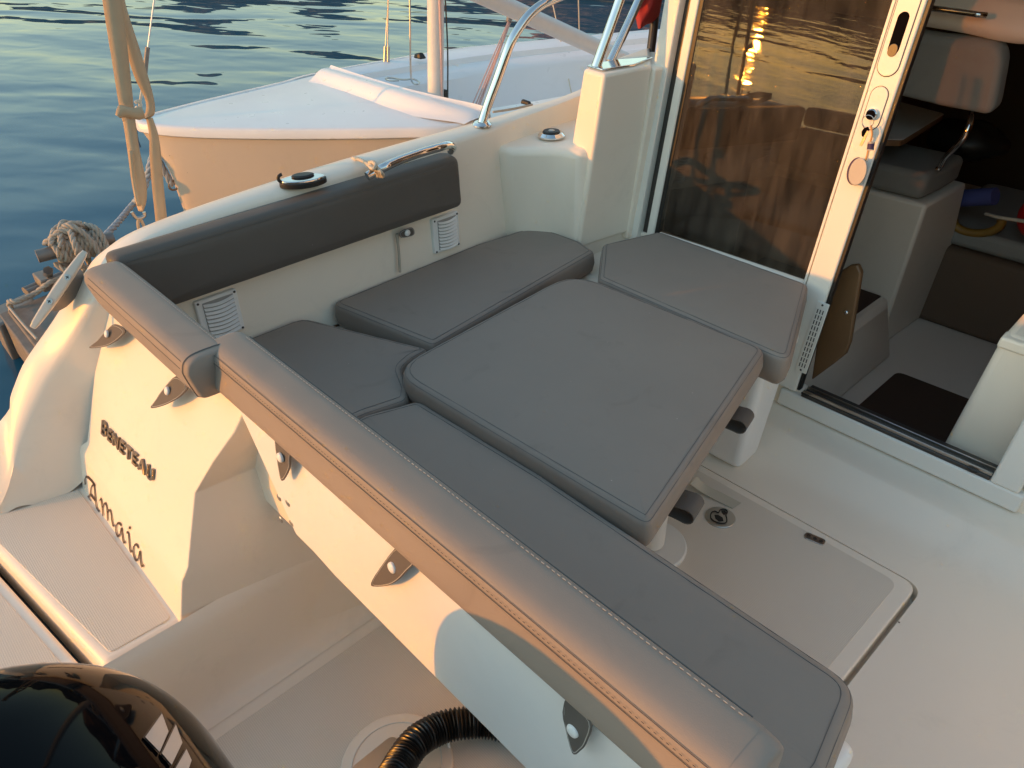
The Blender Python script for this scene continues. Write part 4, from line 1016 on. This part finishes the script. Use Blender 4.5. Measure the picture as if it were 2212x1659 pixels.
tag(tube('yellow_harness', yl, .015, M['yellow'], None, 10, 3), 'curved yellow strap of a life vest lying in the dark cabin', 'life vest')
bg = thing('gear_bag', 'dark soft bag lying behind the steel seat arm in the cabin', 'bag', (-.8, 3.2, .5))
bm = bmesh.new(); bmesh.ops.create_uvsphere(bm, u_segments=24, v_segments=16, radius=1)
for v in bm.verts:
    k = 1+.08*math.sin(v.co.x*7)+.06*math.sin(v.co.y*9+1); v.co = Vector((-.95+v.co.x*.14*k, 3.25+v.co.y*.12, .46+v.co.z*.07*k))
fin('bag_body', bm, M['black'], bg, True, 80)

# ================================================================== OUTBOARD
ob = thing('outboard_motor', 'glossy black outboard motor cowl with a silver emblem behind the stern', 'outboard motor', (-.6, -.25, .4))
OC = Vector((-.548, -.255, .50)); OA, OB_, OH = .222, .345, .285
def cowl_pt(a, t):                              # a around, t from base (-.6) to top (1)
    e = .62
    sgn = lambda v: math.copysign(abs(v)**e, v)
    k = math.cos(t)**.75 if t > 0 else 1+.02*math.sin(t)
    return OC+Vector((OA*sgn(math.cos(a))*k, OB_*sgn(math.sin(a))*k, OH*(math.sin(t) if t > 0 else t)))
bm = bmesh.new(); ts = [-1.5, -1.2, -.8, -.4, -.12]+[math.pi/2*k/22 for k in range(22)]+[math.pi/2-.004]
V = [[bm.verts.new(cowl_pt(2*math.pi*k/72, t)) for k in range(72)] for t in ts]
for A, B in zip(V, V[1:]):
    for k in range(72): bm.faces.new((A[k], A[(k+1) % 72], B[(k+1) % 72], B[k]))
bm.faces.new(V[-1])
fin('cowl', bm, M['cowl'], ob, True, 80)
def cowlq(x, y):                                # pixel -> point on the cowl by marching the ray
    r = ray(x, y).normalized(); p = CAMP.copy()
    def inside(p):
        q = p-OC; z = q.z/OH
        if z > 1: return False
        k = (1-z*z)**.375 if z > 0 else 1.0
        return k > 1e-4 and (abs(q.x)/(OA*k))**(2/.62)+(abs(q.y)/(OB_*k))**(2/.62) < 1
    s = .3
    while s < 2.5:
        if inside(CAMP+r*s): break
        s += .002
    return CAMP+r*(s-.003), s < 2.49

# silver emblem panels wrapped on the cowl
em = bpy.data.objects.new('silver_emblem', None); COL.objects.link(em); em.parent = ob
def cowlpatch(name, q, mat, off, parent, n=5):
    bm = bmesh.new(); G = []
    for i in range(n+1):
        row = []
        for j in range(n+1):
            u, v = i/n, j/n
            x = (1-u)*((1-v)*q[0][0]+v*q[1][0])+u*((1-v)*q[3][0]+v*q[2][0]); y = (1-u)*((1-v)*q[0][1]+v*q[1][1])+u*((1-v)*q[3][1]+v*q[2][1])
            p, ok = cowlq(x, y); row.append(bm.verts.new(p+(CAMP-p).normalized()*off) if ok else None)
        G.append(row)
    for i in range(n):
        for j in range(n):
            f = (G[i][j], G[i+1][j], G[i+1][j+1], G[i][j+1])
            if all(f): bm.faces.new(f)
    fin(name, bm, mat, parent, True, 80)
for q in ([(350, 1541), (364, 1580), (345, 1624), (314, 1592)], [(380, 1565), (394, 1604), (371, 1652), (350, 1627)], [(403, 1618), (414, 1642), (404, 1672), (379, 1660)]):
    c_ = (sum(p[0] for p in q)/4, sum(p[1] for p in q)/4)
    cowlpatch('emblem_edge', [(c_[0]+(p[0]-c_[0])*1.12-2, c_[1]+(p[1]-c_[1])*1.12) for p in q], M['black'], .001, em)
    cowlpatch('emblem_panel', q, M['silver'], .003, em)

# ================================================================== SAILING DINGHY ALONGSIDE
dg = thing('sailing_dinghy', 'white open sailing dinghy moored alongside with bare mast and lowered boom', 'dinghy', (-3.3, 2.2, ZW))
ZD = .43
near = [az(299, 263, .455), az(340, 270, .45), az(420, 276, .443), az(560, 279, .436), az(700, 279, ZD), az(850, 277, .425), az(1000, 268, .42)]
far = [az(299.5, 259.5, .455), az(326, 250, .45), az(355, 242, .443), az(420, 225, .436), az(520, 201, ZD), az(610, 180, .425), az(700, 157, .42)]
near2 = [near[-1]]+[near[-1]+Vector(d_) for d_ in ((.16, .75, .0), (.20, 1.6, .01), (.10, 2.5, .02))]
far2 = [far[-1], az(955, 112, .42), az(1110, 95, .425), az(1410, 66, .44)]
rows = []
for a_, b_ in zip(near, far):
    L_ = (a_-b_).length; rows.append([a_.lerp(b_, t)+Vector((0, 0, .09*L_*t*(1-t)*.8)) for t in (0, .02, .2, .4, .6, .8, .98, 1)])
loft('fore_deck', rows, 5, 1, M['dgel'], dg, 60)
# hull sides
allN = near+near2[1:]; allF = far+far2[1:]
ctr = [(a_+b_)/2 for a_, b_ in zip(allN, allF)]
stem = Vector((ctr[0].x+.10, ctr[0].y+.33, ZW-.05))
def hullrows(edge):
    rows = []
    for k, (e_, c_) in enumerate(zip(edge, ctr)):
        f = min(1, k/4); wl = Vector((e_.x, e_.y, ZW-.05)).lerp(Vector((c_.x, c_.y, ZW-.05)), .38-.1*f) if k else stem
        if 0 < k < 5: wl = wl.lerp(stem+(c_-ctr[0])*Vector((1, 1, 0)).length/1.42, .25*(1-f))
        wl.z = ZW-.05
        e2 = e_.copy(); o_ = (e_-c_); o_.z = 0; o_ = o_.normalized() if o_.length > 1e-4 else Vector((1, 0, 0))
        rows.append([e2+Vector((0, 0, -.03)), e2.lerp(wl, .3)+o_*.012, e2.lerp(wl, .6)+o_*.03*f, wl])
    return rows
M['dhull'] = gelcoat('dimmed_cream_hull', (.60, .50, .39), .35)  # cream gelcoat with the hull side's shade put into its colour
loft('hull_side', hullrows(allN), 5, 4, M['dhull'], dg, 60)
loft('hull_side', hullrows(allF), 5, 4, M['dhull'], dg, 60)
bm = bmesh.new()
P = crom(allN, 6); Q = crom(allF, 6)
path = Q[::-1]+P[1:]
def railsec(path):
    V = []
    for i, p in enumerate(path):
        t_ = (path[min(i+1, len(path)-1)]-path[max(i-1, 0)]); t_.z = 0; t_.normalize(); o_ = Vector((t_.y, -t_.x, 0))
        V.append([bm.verts.new(p+o_*a+Vector((0, 0, b))) for a, b in ((-.01, .006), (.012, .006), (.020, -.002), (.020, -.034), (.012, -.040), (-.005, -.04))])
    for A, B in zip(V, V[1:]):
        for k in range(6): bm.faces.new((A[k], A[(k+1) % 6], B[(k+1) % 6], B[k]))
railsec(path); fin('gunwale_rail', bm, M['dgel'], dg, True, 50)
# breakwater ridge, cockpit well
br = [(az(690, 158, .43), ax(690, 150, az(690, 158, .43).x).z), ]
b0 = [az(x, y, .435) for x, y in ((672, 172), (737, 200), (820, 229), (900, 247), (985, 259), (1010, 264))]
hts = (.040, .054, .058, .046, .022, .003)
rows = []
for p, h_ in zip(b0, hts):
    dv_ = Vector((-.12, .99, 0)).normalized()
    rows.append([p-dv_*.02+Vector((0, 0, -.004)), p+dv_*.012+Vector((0, 0, h_*.18)), p+dv_*.04+Vector((0, 0, h_*.62)), p+dv_*.066+Vector((0, 0, h_*.93)), p+Vector((0, 0, h_))+dv_*.09, p+Vector((0, 0, h_*.9))+dv_*.125, p+Vector((0, 0, h_*.3))+dv_*.15, p+Vector((0, 0, -.38))+dv_*.17])
loft('breakwater', rows, 6, 2, M['dgel'], dg, 60)
rows = []
for k, (n_, f_) in enumerate(zip(near2, far2)):
    d_ = (n_-f_); d_.z = 0; d_.normalize()
    wf = .16 if k == 0 else .27; wn = .16
    rows.append([f_, f_+d_*.05+Vector((0, 0, .012)), f_+d_*wf*.6+Vector((0, 0, -.015)), f_+d_*(wf*.62)+Vector((0, 0, -.045)), f_+d_*wf+Vector((0, 0, -.06)), f_+d_*(wf+.03)+Vector((0, 0, -.09)), f_+d_*(wf+.06)+Vector((0, 0, -.44)),
                 n_-d_*(wn+.06)+Vector((0, 0, -.44)), n_-d_*(wn+.02)+Vector((0, 0, -.05)), n_-d_*wn+Vector((0, 0, .0)), n_])
loft('cockpit_well', rows, 6, 1, M['dgel'], dg, 40)
mb = az(941, 246, .38)
def mpt(y, x=941): return apl(x, y, mb, Vector((1, -SHEAR*0, -UPV.x/UPV.z)))
mast = tube('mast', [mb-UPV*.06, mb+UPV*3.6], .037, M['spar'], dg, 18, 2)
def mfr(y, x): p = mpt(y, x); return p+(CAMP-p).normalized()*.05
tube('halyard', [mfr(225, 954), mfr(120, 953), mfr(0, 950), mfr(-60, 949)], .006, M['redwhite'], mast, 8, 3)
tube('halyard', [mpt(228, 967), mpt(110, 967), mpt(0, 962)], .0035, M['track'], mast, 6, 3)
bm = bmesh.new(); c_ = mpt(212, 958); addbox(bm, c_.x-.02, c_.x+.02, c_.y-.015, c_.y+.015, c_.z-.05, c_.z+.04); fin('mast_block', bm, M['black'], mast, True, 40, .008, 2)
e_ = az(1350, 130, .47); m1 = mpt(-56)
tube('boom', [e_, m1+(m1-e_)*.02], .040, M['spar'], dg, 18, 2)
# shrouds, wires, tackle
sb_ = az(833, 134, .43)
for dx in (0, 8):
    p0 = az(831+dx, 133, .43); 
    tube('shroud', [ax(831+dx, 133, p0.x), ax(833+dx*.6, 96, p0.x), ax(838+dx*.1, 0, p0.x), ax(841, -60, p0.x)], .003, M['wire'], dg, 6, 2)
    tube('turnbuckle', [ax(831+dx, 133, p0.x), ax(832.5+dx*.8, 100, p0.x)], .009, M['wire'], dg, 8, 2)
w0 = az(889, 178, .43)
tube('trapeze_wire', [ax(885, -30, w0.x), ax(886, 60, w0.x), ax(887, 150, w0.x), az(890, 176, .44), az(900, 182, .435), az(906, 178, .435), az(893, 171, .44), az(870, 172, .435), az(845, 168, .435), az(833, 170, .435), az(842, 174, .435), az(862, 174, .435)], .0045, M['wire'], dg, 6, 5)
t0 = ax(1101, 38, -3.15)
for a_, b_ in (((1101, 40), (1014, 240)), ((1103, 42), (1022, 240)), ((1098, 60), (1028, 238)), ((1104, 44), (1033, 236))):
    tube('tackle_line', [ax(*a_, -3.15), ax(*b_, -3.05)], .0036, M['redwhite'], dg, 6, 2)
tube('tackle_block', [ax(1104, 22, -3.16), ax(1099, 48, -3.15)], .016, M['iron'], dg, 8, 2)
tube('wire_line', [ax(1192, 0, -3.6), ax(1215, 105, -3.5), ax(1234, 200, -3.3)], .0035, M['rope2'], dg, 6, 3)
tube('wire_line', [ax(1249, -20, -3.9), ax(1254, 160, -3.9)], .004, M['rope2'], dg, 6, 2)
bm = bmesh.new(); c_ = az(905, 124, .44)
addprism(bm, [c_+Vector(v)*.62 for v in ((-.05, -.03, -.01), (.05, -.02, -.01), (.06, .05, -.01), (-.05, .04, -.01))], [c_+Vector(v)*.62 for v in ((-.045, -.02, .03), (.03, -.01, .045), (.03, .03, .045), (-.045, .03, .03))])
fin('jam_cleat', bm, M['black'], dg, True, 40, .008, 2)
bm = bmesh.new(); c_ = az(1136, 226, .44)
addprism(bm, [c_+Vector(v)*.6 for v in ((-.05, -.015, -.0), (.05, -.015, -.0), (.05, .02, -.0), (-.05, .02, -.0))], [c_+Vector(v)*.6 for v in ((-.04, -.01, .035), (.04, -.01, .03), (.04, .015, .03), (-.04, .015, .035))])
fin('deck_block', bm, M['black'], dg, True, 40, .006, 2)
tube('sheet_line', [az(1150, 226, .45), az(1110, 235, .45), az(1065, 242, .45)], .005, M['rope'], dg, 6, 3)
# forestay with its fitting, bow eye
fx = near[0].x-.02
fs = tube('forestay', [ax(337, -30, fx), ax(319, 104, fx)], .0035, M['wire'], dg, 6, 2)
tube('turnbuckle', [ax(319, 102, fx), ax(316, 130, fx), ax(313, 163, fx)], .010, M['iron'], fs, 8, 3)
tube('stay_strap', [ax(314, 158, fx), ax(306, 200, fx), ax(301, 236, fx), az(301, 258, .46)], .006, M['rope2'], fs, 8, 3)
tube('bow_shackle', [ax(292, 222, fx), ax(298, 219, fx), ax(304, 226, fx), ax(300, 236, fx), ax(293, 231, fx)], .007, M['rope2'], dg, 8, 4)
st = stem.lerp(ctr[0]+Vector((0, 0, -.04)), .72)
bm = bmesh.new(); addtube(bm, [st+Vector((-.01, -.025, 0))+Vector((math.cos(a)*.004, math.sin(a)*.022, math.cos(a)*.022)) for a in [2*math.pi*k/16 for k in range(16)]], .005, 6, True); fin('bow_eye', bm, M['iron'], dg)
tube('blue_lashing', [az(296, 260, .45), ax(294, 275, fx), ax(297, 300, fx), ax(303, 318, fx)], .004, simple('blue_line', (.03, .10, .2), .7), dg, 6, 4)

# ================================================================== JETTY, ITS BOLLARD, ROPES AND STRAPS
ZJ = -.13
jt = thing('jetty', 'weathered wooden jetty corner between the two boats', 'jetty', az(60, 690, ZJ))
c0 = az(12, 670, ZJ); cu = az(100, 785, ZJ)-c0; cv = az(150, 598, ZJ)-c0; cu.z = cv.z = 0; cu.normalize(); vl = cv.length; cv.normalize()
cv = (cv-cu*cv.dot(cu)*.5).normalized()
off = 0
for i in range(7):
    wd = (.235, .15, .15, .14, .15, .14, .15)[i]; jit = random.uniform(-.02, .02)
    a_ = c0+cv*(off+.004)-cu*(.0 if i == 0 else .05+jit); b_ = a_+cv*(wd-.008); e_ = 1.15
    Pt = [a_, a_+cu*e_, b_+cu*e_, b_]
    o = prism('deck_plank', [p+Vector((0, 0, -.05)) for p in Pt], [p+Vector((0, 0, random.uniform(-.006, .004))) for p in Pt], M['plank'], jt, .006, 2)
    off += wd
a_ = c0-cu*.02-cv*.03
Pt = [a_, a_+cu*1.2, a_+cu*1.2+cv*.04, a_+cv*.04]
prism('edge_board', [p+Vector((0, 0, -.16)) for p in Pt], [p+Vector((0, 0, -.012)) for p in Pt], M['plank'], jt, .006, 2)
b0_ = az(60, 628, ZJ-.01); b1_ = az(-30, 668, ZJ-.01); bw_ = cu*.17
Pt = [b0_, b1_, b1_+bw_, b0_+bw_]
prism('float_beam', [p+Vector((0, 0, -.20)) for p in Pt], [p+Vector((0, 0, -.004)) for p in Pt], M['iron'], jt, .01, 2)
for k in range(2):
    p0 = az(52+k*6, 628+k*5, ZJ+.02); p1 = az(104+k*6, 606+k*5, ZJ+.02); tube('iron_rail', [p0, p1+(p1-p0)*.6], .016, M['iron'], jt, 8, 2)
c_ = az(97, 604, ZJ+.05)
bm = bmesh.new(); addbox(bm, c_.x-.05, c_.x+.06, c_.y-.03, c_.y+.03, c_.z-.03, c_.z+.025); fin('iron_block', bm, M['iron'], jt, True, 40, .006, 2)
tube('bolt_head', [az(104, 592, ZJ+.085), az(104, 584, ZJ+.11)], .02, M['steel'], jt, 6, 2)
bl = thing('mooring_bollard', 'iron T-bar bollard wrapped in rope on the jetty edge', 'bollard', az(150, 590, ZJ))
ZB = .06
t0, t1 = az(80, 554, ZB), az(246, 514, ZB)
tube('cross_bar', [t0, t1], .026, M['iron'], bl, 16, 2)
for px, py_ in ((131, 542), (215, 521)):
    p = az(px, py_, ZB-.01); tube('post', [p, Vector((p.x+.02, p.y-.01, ZJ-.05))], .022, M['iron'], bl, 14, 2)
bd = (t1-t0).normalized(); bs = Vector((-bd.y, bd.x, 0)); bu = Vector((0, 0, 1))
def bp2(t, a, r): p = t0.lerp(t1, t); return p+bs*math.cos(a)*r+bu*math.sin(a)*r
bm = bmesh.new()
Q = [bp2(.22+.60*k/90, k*.63, .040+.008*math.sin(k*1.7)) for k in range(91)]
addrope(bm, Q, .0125, 3)
addrope(bm, [bp2(.14, 1.2, .04), bp2(.25, 1.6, .06), bp2(.4, 1.7, .085), bp2(.52, 1.9, .07), bp2(.66, 1.2, .075), bp2(.8, .4, .06), bp2(.86, -1.0, .05), bp2(.76, -1.8, .08), bp2(.6, -1.6, .13), bp2(.45, -1.7, .12), bp2(.3, -1.8, .09), bp2(.18, -1.2, .06)], .0125, 5)
addrope(bm, [bp2(.30, 2.6, .06), bp2(.42, 1.4, .10), bp2(.55, 1.0, .09), bp2(.62, -.3, .08), bp2(.58, -1.4, .16), bp2(.5, -1.5, .17), bp2(.46, 2.9, .1), bp2(.5, 1.5, .095)], .012, 5)
addrope(bm, [bp2(.25, -.4, .07), bp2(.36, .9, .07), bp2(.48, 1.7, .1), bp2(.64, 2.2, .07), bp2(.74, -2.4, .07), bp2(.7, -1.5, .12), bp2(.56, -1.2, .15)], .012, 5)
addrope(bm, [bp2(.2, 2.2, .05), bp2(.33, 1.2, .085), bp2(.5, .8, .10), bp2(.68, .9, .085), bp2(.82, 1.9, .06), bp2(.84, -2.6, .06), bp2(.66, -1.9, .10), bp2(.5, -2.2, .09)], .012, 5)
addrope(bm, [bp2(.4, 1.9, .06), bp2(.46, .6, .09), bp2(.44, -.8, .09), bp2(.36, -1.6, .14), bp2(.28, -1.2, .12), bp2(.3, .4, .07), bp2(.38, 1.5, .08), bp2(.52, 1.6, .10), bp2(.66, 1.6, .09)], .012, 5)
tag(fin('mooring_rope', bm, M['rope'], None, True, 80), 'thick weathered rope coiled in turns round the iron bollard', 'rope')
e_ = az(225, 512, .04)
tag(rope('bow_line', [e_, az(255, 480, .05), az(290, 438, .06), ax(309, 410, -3.50), ax(318, 385, -3.50), ax(325, 355, -3.49), ax(336, 338, st.x-.02), st+Vector((-.01, -.03, 0))], .014, M['bluerope']), 'pale blue grey rope running from the bollard to the dinghy bow', 'rope')
e_ = az(22, 660, ZJ+.01)
bm = bmesh.new(); addrope(bm, [e_+Vector((0, 0, -.12)), e_+Vector((0, 0, .01)), az(36, 652, ZJ+.03), az(75, 634, ZJ+.03), az(105, 612, ZJ+.06), az(140, 598, ZJ+.06)], .011)
addtube(bm, crom([az(20, 664, ZJ+.015), az(50, 700, ZJ+.012), az(80, 733, ZJ+.012)], 6), .006, 6)
addtube(bm, crom([az(34, 730, ZJ-.1), az(42, 760, ZJ-.2), az(48, 778, ZJ-.3)], 6), .007, 6)
tag(fin('tail_rope', bm, M['rope'], None, True, 80), 'thin grey rope trailing across the jetty planks to the corner', 'rope')

# tan webbing straps hanging past the port quarter
XS = -1.80
def ribbon(name, L_, Rr, parent, X0=XS, n=6, bow=.0):
    A = crom([ax(*p, X0+(p[2] if len(p) > 2 else 0)) if len(p) < 3 else ax(p[0], p[1], X0+p[2]) for p in L_], n)
    B = crom([ax(*p, X0) if len(p) < 3 else ax(p[0], p[1], X0+p[2]) for p in Rr], n)
    bm = bmesh.new(); V = [(bm.verts.new(a), bm.verts.new(a.lerp(b, .5)+Vector((bow, 0, 0))), bm.verts.new(b)) for a, b in zip(A, B)]
    for a, b in zip(V, V[1:]):
        for k in (0, 1): bm.faces.new((a[k], b[k], b[k+1], a[k+1]))
    o = fin(name, bm, M['strap'], parent, True, 80); md = o.modifiers.new('s', 'SOLIDIFY'); md.thickness = .0022; return o
s1 = thing('webbing_strap', 'doubled tan webbing strap with a metal clip hanging beside the aft quarter', 'strap', ax(275, 230, XS), 'tan webbing straps by the port quarter')
ribbon('upper_band', [(219, -60), (222, 0), (240, 120), (257, 227), (265, 262)], [(258, -60), (263, 0), (276, 120), (287, 227), (290, 262)], s1, bow=.006)
ribbon('edge_band', [(214, -60), (221, 0), (238, 110)], [(222, -60), (229, 0), (242, 110)], s1, XS-.02)
ribbon('lower_band', [(265, 255), (275, 320), (284, 390), (292, 430), (300, 455)], [(290, 255), (300, 325), (314, 390), (315, 430), (308, 455)], s1, bow=.008)
ribbon('fold_band', [(279, 325), (286, 390), (296, 445)], [(286, 325), (293, 390), (303, 445)], s1, XS+.012)
lp_ = [(250, 248), (252, 236), (258, 227), (275, 231), (291, 233), (306, 231)]; lq = [(258, 254), (265, 253), (275, 252), (288, 255), (300, 258), (312, 254)]
ribbon('wrap_loop', lp_, lq, s1, XS+.012, bow=.004)
tube('steel_clip', [ax(284, 458, XS), ax(293, 470, XS), ax(302, 471, XS), ax(312, 466, XS), ax(311, 458, XS)], .004, M['steel'], s1, 8, 4)
tube('clip_hook', [ax(300, 470, XS), ax(298, 484, XS), ax(301, 497, XS), ax(308, 500, XS), ax(313, 494, XS), ax(308, 482, XS), ax(303, 471, XS)], .0035, M['strap'], s1, 8, 4)
s2 = thing('webbing_strap', 'single tan webbing strap looping down behind the gunwale', 'strap', ax(325, 230, XS), 'tan webbing straps by the port quarter')
ribbon('upper_band', [(238, -60), (247, 0), (262, 70), (288, 160), (313, 213), (315, 240), (308, 254)], [(262, -60), (268, 0), (279, 40), (305, 120), (329, 205), (332, 245), (312, 256)], s2, XS-.03, bow=.005)
ribbon('lower_band', [(315, 252), (322, 290), (323, 335), (328, 400), (336, 480), (338, 520)], [(328, 254), (340, 290), (347, 335), (352, 400), (360, 478), (361, 520)], s2, XS-.03, bow=.004)

# ================================================================== WORLD AND LIGHT
SUN = Vector((-.455, -.890, 0)).normalized(); EB = R(9.3)      # in the boat's frame
ls = bpy.data.lights.new('sun', 'SUN'); ls.energy = 2.0; ls.angle = R(.53); ls.color = (.47, .165, .015)
lo_ = bpy.data.objects.new('sun', ls); COL.objects.link(lo_)
TILT = UPV.rotation_difference(Vector((0, 0, 1))).to_matrix().to_4x4()
for o in list(sc.objects):                     # settle the boat and what lies round it into its true trim
    if o.parent is None and o.name not in ('water', 'far_shore', 'sun'): o.matrix_basis = TILT @ o.matrix_basis
to = (TILT.to_3x3() @ Vector((SUN.x*math.cos(EB), SUN.y*math.cos(EB), math.sin(EB)))).normalized()
EL = math.asin(to.z)
lo_.rotation_euler = (-to).to_track_quat('-Z', 'Y').to_euler()
w = bpy.data.worlds.new('World'); sc.world = w; w.use_nodes = True; nt = w.node_tree
sky = nt.nodes.new('ShaderNodeTexSky'); sky.sky_type = 'NISHITA'; sky.sun_disc = False
sky.sun_elevation = EL; sky.sun_rotation = math.atan2(to.x, to.y) % (2*math.pi); sky.air_density = 1.3; sky.dust_density = .38; sky.ozone_density = 1.6
bg_ = nt.nodes['Background']; bg_.inputs[1].default_value = .15; nt.links.new(sky.outputs[0], bg_.inputs[0])
sc.view_settings.view_transform = 'Standard'; sc.view_settings.look = 'None'; sc.view_settings.exposure = 1.98; sc.view_settings.gamma = 1
sc.cycles.max_bounces = 10; sc.cycles.diffuse_bounces = 6; sc.cycles.glossy_bounces = 5; sc.cycles.transparent_max_bounces = 12
sc.cycles.sample_clamp_indirect = 200; sc.cycles.blur_glossy = 0
sc.cycles.use_denoising = True
